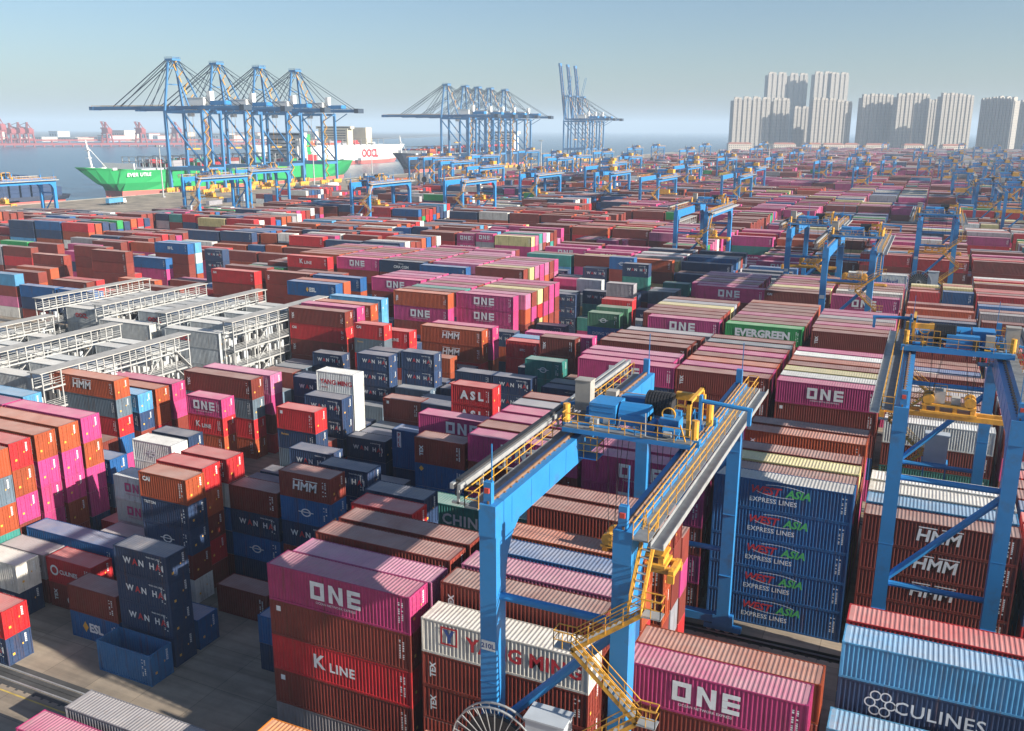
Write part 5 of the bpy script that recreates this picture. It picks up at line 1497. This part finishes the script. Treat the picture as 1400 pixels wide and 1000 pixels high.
# ------------------------------------------------------------------ ships
def hull(L,B,D,bowrake,mats,zwl=2.6):
    """bow at y=0 pointing -y, stern at y=L; z=0 is the waterline, D the deck height above it"""
    g=MB(); sec=[]
    ys=[0,.012,.03,.06,.10,.15,.22,.35,.6,.85,.94,1.0]
    for t in ys:
        y=t*L
        bt=B/2*min(1,(t/.14)**.55) if t<.14 else B/2*(1 if t<.88 else 1-.12*(t-.88)/.12)
        bw=B/2*min(1,(max(0,t-.01)/.24)**.8) if t<.25 else B/2*(1 if t<.8 else max(.25,1-1.9*((t-.8)/.2)**2*.5))
        yb=y+bowrake*max(0,1-t/.10)
        dk=D+(3.5*(1-t/.16) if t<.16 else 0)
        zs=[(-3,bw*.9,yb),(4.6,bw*.97+bt*.03,yb*.9+y*.1),(4.62,bw*.97+bt*.03,yb*.9+y*.1),(D*.55,(bw*.45+bt*.55),y*.5+yb*.5),(dk,bt,y)]
        if t>=.94: zs=[(-3+5*(t-.94)/.06+.5,bw,y),(4.6,bw,y),(4.62,bw,y),(D*.55,(bw+bt)/2,y),(dk,bt,y)]
        sec.append(zs)
    n=5
    for s in (1,-1):
        o=len(g.v)
        for zs in sec:
            for z,b,y in zs: g.v.append((s*max(b,.05),y,z))
        for i in range(len(sec)-1):
            for j in range(n-1):
                a=o+i*n+j; q=(a,a+n,a+n+1,a+1) if s>0 else (a,a+1,a+n+1,a+n)
                g.f.append(q); g.m.append(1 if j<1 else 0)
    o=len(g.v); m=len(sec)
    for zs in sec: z,b,y=zs[-1]; g.v+=[(b,y,z-.9),(-b,y,z-.9)]
    for i in range(m-1): g.f.append((o+2*i,o+2*i+1,o+2*i+3,o+2*i+2)); g.m.append(2)
    zs=sec[-1]; o=len(g.v)
    for z,b,y in zs: g.v+=[(b,y,z),(-b,y,z)]
    for j in range(n-1): g.f.append((o+2*j,o+2*j+2,o+2*j+3,o+2*j+1)); g.m.append(0)
    return g
def ship(x,y,L,B,D,m,label,name=None,house=None,stack=0,seed=1,mast=True,cols='rGbRtbrgG'):
    root=empty('container_ship',(x,y,-2.6)); r=random.Random(seed)
    hull(L,B,D,34,None).build('hull',[M[m],M['boot'],M['deck']],root)
    if mast:
        g=MB(); g.tube((0,14,D+2),(0,11,D+21),.75,.4,n=10); g.box(-2.2,11.2,D+14,2.2,12,D+14.6); g.box(-1.5,10.5,D+9,1.5,13.5,D+9.4); g.bar((0,26,D+2),(0,11.5,D+17),.25); g.build('foremast',M['white'],root)
        g=MB(); g.box(-B*.42,36,D+.5,B*.42,37,D+5); 
        for xx in (-B*.3,0,B*.3): g.box(xx-2,20,D+1,xx+2,24,D+2.4)
        g.build('breakwater',M['white'],root)
    hc=MB(); lb=MB(); yy=42
    while yy<L-60:
        hc.box(-B*.44,yy,D-.9,B*.44,yy+13,D+1.2)
        for xx in np.linspace(-B*.46,B*.46,6): lb.box(xx-.25,yy+13.3,D-.9,xx+.25,yy+14,D+8.5)
        lb.box(-B*.47,yy+13.3,D+5.2,B*.47,yy+14,D+5.6); lb.box(-B*.47,yy+13.3,D+8.5,B*.47,yy+14,D+8.9)
        yy+=14.6
    hc.build('hatch_cover',M['grey'],root); lb.build('lashing_bridge',M['steel'],root)
    hy=L*(house or .72)
    h=MB(); h.box(-B*.46,hy,D-.9,B*.46,hy+13,D+22); h.box(-B*.55,hy+1,D+22,B*.55,hy+10,D+25.4); h.mat(1)
    for t in range(6): h.box(-B*.40,hy-.03,D+3+t*3.2,B*.40,hy,D+4.1+t*3.2)
    h.box(-B*.5,hy+.95,D+23.3,B*.5,hy+1,D+24.6); h.build('deckhouse',[M['white'] if m!='hwhite' else M['beige'],M['dark']],root)
    f=MB(); f.box(-5,hy+22,D-.9,5,hy+34,D+24); f.build('funnel',M['beige' if m=='hwhite' else m],root)
    if name:
        v,fc,w_=text_geo(name,3.4,.02,.15,1.1); t=MB(); t._add([(B*.5-.0,a,b) for a,b in v],fc)
        # laid on the flare of the bow, starboard side
        t.v=[(B/2*min(1,((30+a)/L/.14)**.55)*.97+.25,30+a,D*.80+b) for a,b in v]; t.build('lettering',M['letw'],root)
    tag(root,label,'ship')
    if stack:
        g=MB(); cs=[]; yy=42; mats=[bpy.data.materials.get('ship_box_'+c) or paint('ship_box_'+c,PAL[c],.6,.15,.1) for c in cols]
        while yy<L-60:
            hh=r.randint(0,stack)
            for xx in np.arange(-B*.44,B*.42,2.5):
                n=max(0,hh-r.randint(0,1))
                for t in range(n): g.mat(r.randrange(len(cols))).box(xx,yy+.3,D+1.25+t*2.65,xx+2.4,yy+12.5,D+3.85+t*2.65)
            yy+=14.6
        o=g.build('deck_cargo',mats); o.location=root.location; tag(o,'mixed containers stowed on deck of the '+label.split(',')[0],'containers',kind='stuff')
    return root
ship(-524.5,441,302,36,18.5,'hgreen','green container ship with red boot topping, berthed under nearest quay cranes','EVER UTILE',None,2,3)
ship(-526,846,330,42,19.5,'hblack','dark hulled container ship with red waterline, berthed under middle quay cranes',None,.8,3,5,cols='rbBnrgo')
s=ship(-760,880,335,52,25,'hwhite','huge pale hulled container ship lying off behind the green one',None,.55,2,8,False,cols='wgrwbo')
v,f,w_=text_geo('OOCL',15,.05,0,.95); t=MB(); t._add([(26.3,a,b) for a,b in v],f); t.build('lettering',M['letr'],s,(0,214,9))
g=MB(); g.box(-22,232,24,22,247,49); g.build('accommodation',M['beige'],s)
# feeder with stepped navy stacks at the left
fr=empty('feeder_ship',(-512,324,-2.6)); hull(95,17,6.5,8,None).build('hull',[M['hblack'],M['boot'],M['deck']],fr); g=MB(); g.box(-6,8,5,6,15,15); g.box(-7,9,15,7,13,17.5); g.build('deckhouse',M['white'],fr)
g=MB(); r=random.Random(4)
for i,n in enumerate((2,3,4,5,5,5)):
    for xx in np.arange(-7.6,6,2.5):
        for t in range(n): g.box(xx,90-(i+1)*7.5,6.3+t*2.65,xx+2.4,90-(i+1)*7.5+6.1,8.85+t*2.65)
g.build('deck_cargo',paint('navy_boxes',PAL['n'],.5,.15,.2),fr); tag(fr,'small feeder ship stacked with navy containers in steps at the left edge','ship')
# quay furniture: light masts, trucks, bollard blocks
def mast(x,y,h,label):
    root=empty('light_mast',(x,y,0)); g=MB(); g.tube((0,0,0),(0,0,h),.55,.3,n=10); g.box(-1,-1,0,1,1,.6); g.build('pole',M['steel'],root)
    l=MB(); l.ring((0,0,h-.4),'z',2.0,.12,16)
    for i in range(8): a=i*math.pi/4; l.box(2*math.cos(a)-.4,2*math.sin(a)-.4,h-1.1,2*math.cos(a)+.4,2*math.sin(a)+.4,h-.2)
    l.bar((-2,0,h-.4),(2,0,h-.4),.15); l.bar((0,-2,h-.4),(0,2,h-.4),.15); l.build('lamp_ring',M['steel'],root); tag(root,label,'light mast')
mast(-470,463,34,'tall grey light mast standing in front of the green ship')
mast(-384,514,34,'tall grey light mast below the fourth quay crane')
mast(-420,640,34,'grey light mast beside the stern of the green ship')
mast(-380,900,34,'distant grey light mast left of the middle quay cranes'); mast(-130,800,34,'distant grey light mast at the middle of the far yard')
def truck(x,y,rz,c,label):
    root=empty('container_truck',(x,y,0),rz); g=MB(); g.box(-1.2,6.6,.9,1.2,8.6,3.4); g.box(-1.2,8.6,.9,1.2,9.0,2.0); g.build('cab',M['white'],root)
    g=MB(); g.box(-1.1,-6.3,1.0,1.1,6.6,1.35)
    g.build('trailer',M['dark'],root); w_=MB()
    for yy in (-5,-3.7,2.5,7.6):
        for xx in (-1.0,1.0): w_.tube((xx-.2,yy,.5),(xx+.2,yy,.5),.5,n=12)
    w_.build('wheel',M['dark'],root)
    tag(root,label,'truck','container trucks on the quay apron')
    b=MB(); b.box(-1.22,-6.1,1.36,1.22,6.1,3.96)
    for i in range(40): b.box(1.22,-6+i*.3,1.45,1.25,-5.86+i*.3,3.85)
    o=b.build('shipping_container',paint('apron_box_'+c,PAL[c],.5,.1,.5)); o.location=(x,y,0); o.rotation_euler=(0,0,rz); tag(o,f'{NAMES[c]} container on the truck, '+label.split(',')[0].split(' ',1)[1],'container')
truck(-450,404,R(8),'L','white truck on the apron by the green ship bow')
truck(-415,520,R(-4),'r','white truck on the apron further along the quay road')
truck(-432,600,R(3),'w','white truck on the apron below the fourth quay crane')
for i,(x,y,c) in enumerate(((-436,452,'s'),(-404,447,'n'),(-398,425,'g'))):
    g=MB(); g.box(0,0,0,2.44,12.2,2.6)
    for q in range(40): g.box(2.44,.1+q*.3,.1,2.47,.24+q*.3,2.5)
    o=g.build('shipping_container',paint('apron_single_'+c,PAL[c],.5,.1,.5)); o.location=(x,y,.01); o.rotation_euler=(0,0,R(4)); tag(o,f'{NAMES[c]} container standing alone on the quay apron','container')
g=MB()
for i in range(24):
    y=330+i*17; g.box(QX+.8,y,.36,QX+1.7,y+.9,1.0)
# ------------------------------------------------------------------ far shore with harbour cranes
FP=[]
def pt(px,py,z):   # a point of the plane z seen at that place of the picture, used once to lay out the far shore
    d=cr_*((px-700)/CF)-cu_*((py-500)/CF)+cf_; k=(z-CH)/d.z; return d.x*k,d.y*k
A=(-2330,1350); B=(-1650,2150)
pr=MB(); dv=Vector((B[0]-A[0],B[1]-A[1],0)); u=dv.normalized(); nrm=Vector((-u.y,u.x,0))
a0=Vector((A[0],A[1],0))-u*500; b0=Vector((B[0],B[1],0))+u*150
pr.bar(a0+Vector((0,0,3.5)),b0+Vector((0,0,3.5)),60,5); Ln=(b0-a0).length
for i in range(int(Ln/22)): p=a0+u*(i*22); pr.bar(p+nrm*-28+Vector((0,0,-3)),p+nrm*-28+Vector((0,0,1)),3.5)
tag(pr.build('ore_pier',M['crred']),'long dark red ore pier on piles across the water','pier')
cv=MB(); cv.bar(a0+nrm*18+Vector((0,0,13)),b0+nrm*18+Vector((0,0,13)),6,4)
for i in range(int(Ln/40)): p=a0+nrm*18+u*(i*40); cv.bar(p+Vector((0,0,6)),p+Vector((0,0,11)),3)
tag(cv.build('conveyor',M['crred']),'reddish conveyor gallery running along the far pier','conveyor')
def hcrane(p,h,label,jib):
    root=empty('harbour_crane',(p.x,p.y,6)); g=MB()
    for x in (-11,11):
        for y in (-9,9): g.bar((x,y,0),(x*.7,y*.7,h*.45),3)
    g.box(-10,-9,h*.42,10,9,h*.48)
    for x in (-11,11): g.bar((x,-9,h*.2),(x,9,h*.2),2)
    g.build('portal',M['crred'],root)
    t=MB(); t.box(-9,-7,h*.48,13,7,h*.66); t.bar((-3,0,h*.66),(-1,0,h*.98),4); t.box(-14,-6,h*.66,10,6,h*.72); t.build('tower_house',M['crred'],root)
    j=MB()
    for y in (-3,3): j.bar((-6,y,h*.7),(-jib,y*.5,h*(.8 if jib>30 else 1.0)),2)
    j.bar((-1,0,h*.97),(-jib,0,h*(.8 if jib>30 else 1.0)),1); j.bar((-1,0,h*.97),(11,0,h*.72),1.5); j.build('jib',M['crred'],root)
    tag(root,label,'harbour crane','red harbour cranes on the far pier')
for px,h,jb,lab in ((147,54,16,'red harbour crane left of the green ship mast, squat and wide'),(193,54,16,'red harbour crane just right of the squat one, left of the quay cranes'),(242,55,16,'red harbour crane seen between the legs of the nearest quay crane'),(284,60,16,'red harbour crane seen behind the second quay crane'),(40,52,36,'slim red jib crane on the far pier, third from the left edge'),(28,52,36,'slim red jib crane on the far pier, second from the left edge'),(16,50,36,'slim red jib crane on the far pier, near the left edge'),(3,66,40,'tall red jib crane cut by the left edge')):
    d=cr_*((px-700)/CF)-cu_*((195-500)/CF)+cf_
    # meet the pier's line
    den=d.x*u.y-d.y*u.x; k=(a0.x*u.y-a0.y*u.x)/den; hcrane(Vector((d.x*k,d.y*k,0)),h,lab,jb)
r=random.Random(9)
land=MB(); land._add([(-9000,1500,-2),(-2900,2600,-2),(-2300,3600,-2),(-3500,7000,-2),(-9000,6000,-2),(-9000,1500,3),(-2900,2600,3),(-2300,3600,3),(-3500,7000,3),(-9000,6000,3)],[(5,6,7,8,9),(0,1,6,5),(1,2,7,6),(2,3,8,7),(3,4,9,8),(4,0,5,9)])
tag(land.build('shore',M['asphalt']),kind='structure')
hl=MB(); pts=[]
for i in range(30): x=-9500+i*290; pts.append((x,5200+ (i*61%7)*60,120+90*math.sin(i*.9)+60*math.sin(i*2.3+1)))
for (a,b) in zip(pts[:-1],pts[1:]):
    o=len(hl.v); hl.v+=[(a[0],a[1]-900,0),(b[0],b[1]-900,0),(b[0],b[1],max(20,b[2])),(a[0],a[1],max(20,a[2])),(a[0],a[1]+900,0),(b[0],b[1]+900,0)]; hl.f+=[(o,o+1,o+2,o+3),(o+3,o+2,o+5,o+4)]; hl.m+=[0,0]
bld=[]
for i in range(26):
    px=-10+i*17.5+r.uniform(-4,4); dist=r.uniform(3150,3700)
    d=cr_*((px-700)/CF)+cu_*(322/CF)+cf_; d.z=0; d.normalize(); p=d*dist; wd=r.uniform(40,95); hh=r.uniform(9,22) if i%5 else r.uniform(24,32)
    root=empty('warehouse',(p.x,p.y,3),r.uniform(-.3,.3)); g=MB(); g.box(-wd/2,-25,0,wd/2,25,hh); g.build('wall',M['grey' if r.random()<.35 else 'house'],root)
    g=MB(); g.prism([(-wd/2-1,-26),(wd/2+1,-26),(wd/2+1,26),(-wd/2-1,26)],hh,hh+2.0); g.build('roof',M['rackroof' if r.random()<.6 else 'tile'],root)
    if i>=0: g=MB(); 
    for q in range(int(wd/12)): g.box(-wd/2+4+q*12,-25.2,hh*.45,-wd/2+11+q*12,-24.95,hh*.75)
    g.build('window',M['dark'],root)
    tag(root,f"pale {'tall block' if hh>=24 else 'warehouse'} on the far shore, {ORD[i+1]} from the left edge",'building','buildings on the far shore')
# ------------------------------------------------------------------ residential towers beyond the yard
def facade(name,base):
    m,nt,b=newmat(name); tc=N(nt,'ShaderNodeTexCoord'); sp=N(nt,'ShaderNodeSeparateXYZ'); lk(nt,tc.outputs['Object'],sp.inputs[0])
    br=N(nt,'ShaderNodeTexBrick'); br.offset=0; br.inputs['Scale'].default_value=1; br.inputs['Brick Width'].default_value=3.6; br.inputs['Row Height'].default_value=3.0; br.inputs['Mortar Size'].default_value=.75; br.inputs['Mortar Smooth'].default_value=0
    br.inputs['Color1'].default_value=(.13,.135,.14,1); br.inputs['Color2'].default_value=(.21,.205,.20,1); br.inputs['Mortar'].default_value=(*base,1)
    su=N(nt,'ShaderNodeMath',operation='ADD'); lk(nt,sp.outputs['X'],su.inputs[0]); lk(nt,sp.outputs['Y'],su.inputs[1])
    cb=N(nt,'ShaderNodeCombineXYZ'); lk(nt,su.outputs[0],cb.inputs[0]); lk(nt,sp.outputs['Z'],cb.inputs[1]); lk(nt,cb.outputs[0],br.inputs['Vector'])
    lk(nt,br.outputs['Color'],b.inputs['Base Color']); b.inputs['Roughness'].default_value=.8; return m
M['fac']=facade('tower_render',(.34,.305,.26)); M['trim']=paint('tower_trim',(.36,.325,.28),.8,.06,.05)
def tower(px,dist,wpx,hpx,label,rot,bays,step=None):
    d=cr_*((px-700)/CF)+cu_*(322/CF)+cf_; d.z=0; d.normalize(); D_=dist; p=d*D_
    depth=D_*d.dot(Vector((cf_.x,cf_.y,0)).normalized())
    wd=wpx/CF*depth/1.02; ht=CH+(176.5-hpx)/CF*depth*1.02
    root=empty('apartment_tower',(p.x,p.y,0),rot); g=MB(); dp=17; bw=wd/bays; x=-wd/2; poly=[]
    hs=[]
    for i in range(bays):
        hh=ht-(abs(i-(bays-1)/2)*1.2 if bays>2 else 0)-(0 if step is None else step*i)
        a=x+i*bw
        g.box(a+.0,-dp/2+2.2,0,a+bw-.002,dp/2,hh-2); g.box(a+bw*.10,-dp/2,0,a+bw*.42,-dp/2+2.2,hh); g.box(a+bw*.58,-dp/2,0,a+bw*.90,-dp/2+2.2,hh); hs.append((a,hh))
    g.build('wall',M['fac'],root)
    c=MB(); 
    for a,hh in hs:
        for q0,q1 in ((.08,.44),(.56,.92)): c.box(a+bw*q0,-dp/2-.5,hh,a+bw*q1,-dp/2+3.5,hh+1.6); c.box(a+bw*(q0+.06),-dp/2,hh+1.6,a+bw*(q1-.06),-dp/2+3,hh+4.2)
        c.box(a+bw*.3,-2,hh-2,a+bw*.7,6,hh+5.5)
    c.build('parapet',M['trim'],root)
    b=MB()
    for a,hh in hs:
        for t in range(1,int(hh/3.0)-1): b.box(a+bw*.43,-dp/2+1.0,t*3.0,a+bw*.57,-dp/2+2.2,t*3.0+1.1)
    b.build('balcony',M['trim'],root)
    tag(root,label,'tower block','pale residential towers behind the yard')
TR=R(30)
for a in ((1024,2082,52,138,'broad pale tower at the left end of the front rank',TR,4),(1064,2106,24,140,'narrow pale tower, second in the front rank',TR,2),(1092,2164,22,150,'low narrow pale tower set back, third in the front rank',TR,2),(1133,2082,56,138,'broad pale tower with stepped right end below the twin tall ones',TR,5,1.6),
    (1056,2433,27,108,'tall pale tower behind, leftmost of the upper rank',TR,2),(1085,2457,26,109,'tall pale tower behind, second of the upper rank',TR,2),(1118,2433,26,107,'tall pale tower behind, third of the upper rank',TR,2),(1140,2445,26,108,'tall pale tower behind, rightmost of the upper rank',TR,2),
    (1194,2106,44,134,'broad pale tower right of the gap, first of three',TR,4),(1242,2094,46,133,'broad pale tower right of the gap, second of three',TR,4),(1271,2176,18,141,'narrow pale tower set back between two broad ones',TR,2),(1302,2106,46,132,'broad pale tower right of the gap, third of three',TR,4,1.2),
    (1362,2047,50,137,'shaded grey tower near the right edge, stepped roofline',R(-38),5),(1398,2223,42,141,'shaded grey tower cut by the right edge',R(-38),4)): tower(*a)
for i,(px,w_,dist) in enumerate(((1012,30,1985),(1073,28,2000),(1112,22,2010),(1140,26,1990),(1200,28,1990),(1250,24,2000),(1305,28,1990),(1165,18,2020))):
    d=cr_*((px-700)/CF)+cu_*(322/CF)+cf_; d.z=0; d.normalize(); p=d*dist; wd=w_/CF*dist; root=empty('low_house',(p.x,p.y,0),R(25))
    g=MB(); g.box(-wd/2,-8,0,wd/2,8,17); g.build('wall',M['house'],root)
    g=MB(); g._add([(-wd/2-1,-9,17),(wd/2+1,-9,17),(wd/2+1,9,17),(-wd/2-1,9,17),(-wd/2+4,0,20),(wd/2-4,0,20)],[(0,1,5,4),(2,3,4,5),(1,2,5),(3,0,4),(3,2,1,0)]); g.build('roof',M['tile'],root)
    g=MB()
    for t in range(4):
        for q in range(int(wd/4)): g.box(-wd/2+1+q*4,-8.05,2+t*3.6,-wd/2+3+q*4,-8,4+t*3.6)
    g.build('window',M['dark'],root)
    tag(root,f'cream low house with red hipped roof at the tower feet, {ORD[i+1] if i<7 else "last"} of the row','house','low houses at the foot of the towers')
# a belt of trees between yard and houses
tm=paint('foliage',(.05,.075,.04),.9,.4,.3); tk=paint('bark',(.10,.07,.05),.9,.2,1)
g=MB(); r=random.Random(2)
for i in range(420):
    t=r.random(); x=-330+560*t+r.uniform(-25,25); y=1900+ 30*r.random()+t*110; h=r.uniform(7,13)
    g.mat(1).tube((x,y,0),(x,y,h*.5),.4,.2,n=5); g.mat(0)
    for q in range(22):
        a=r.uniform(0,6.28); rr_=r.uniform(0,3.6); z=h*r.uniform(.35,1); cx,cy=x+rr_*math.cos(a),y+rr_*math.sin(a); s=r.uniform(.7,1.5)
        p=[Vector((r.uniform(-1,1),r.uniform(-1,1),r.uniform(-1,1)))*s+Vector((cx,cy,z)) for _ in range(3)]; g._add([tuple(v) for v in p],[(0,1,2)])
tag(g.build('tree_belt',[tm,tk]),'dark belt of trees along the far edge of the yard','trees',kind='stuff')
# ------------------------------------------------------------------ the hazy air
hz=MB(); hz.box(-14990,-390,-6,2990,15990,178); m=bpy.data.materials.new('haze'); m.use_nodes=True; nt=m.node_tree; nt.nodes.clear()
pv=nt.nodes.new('ShaderNodeVolumePrincipled'); pv.inputs['Color'].default_value=(.62,.77,.92,1); pv.inputs['Density'].default_value=HAZED; pv.inputs['Anisotropy'].default_value=0
ou=nt.nodes.new('ShaderNodeOutputMaterial'); nt.links.new(pv.outputs[0],ou.inputs['Volume'])
if HAZED>0: tag(hz.build('haze',m),kind='stuff')
sc.cycles.volume_bounces=1; sc.cycles.max_bounces=6; sc.cycles.volume_step_rate=1
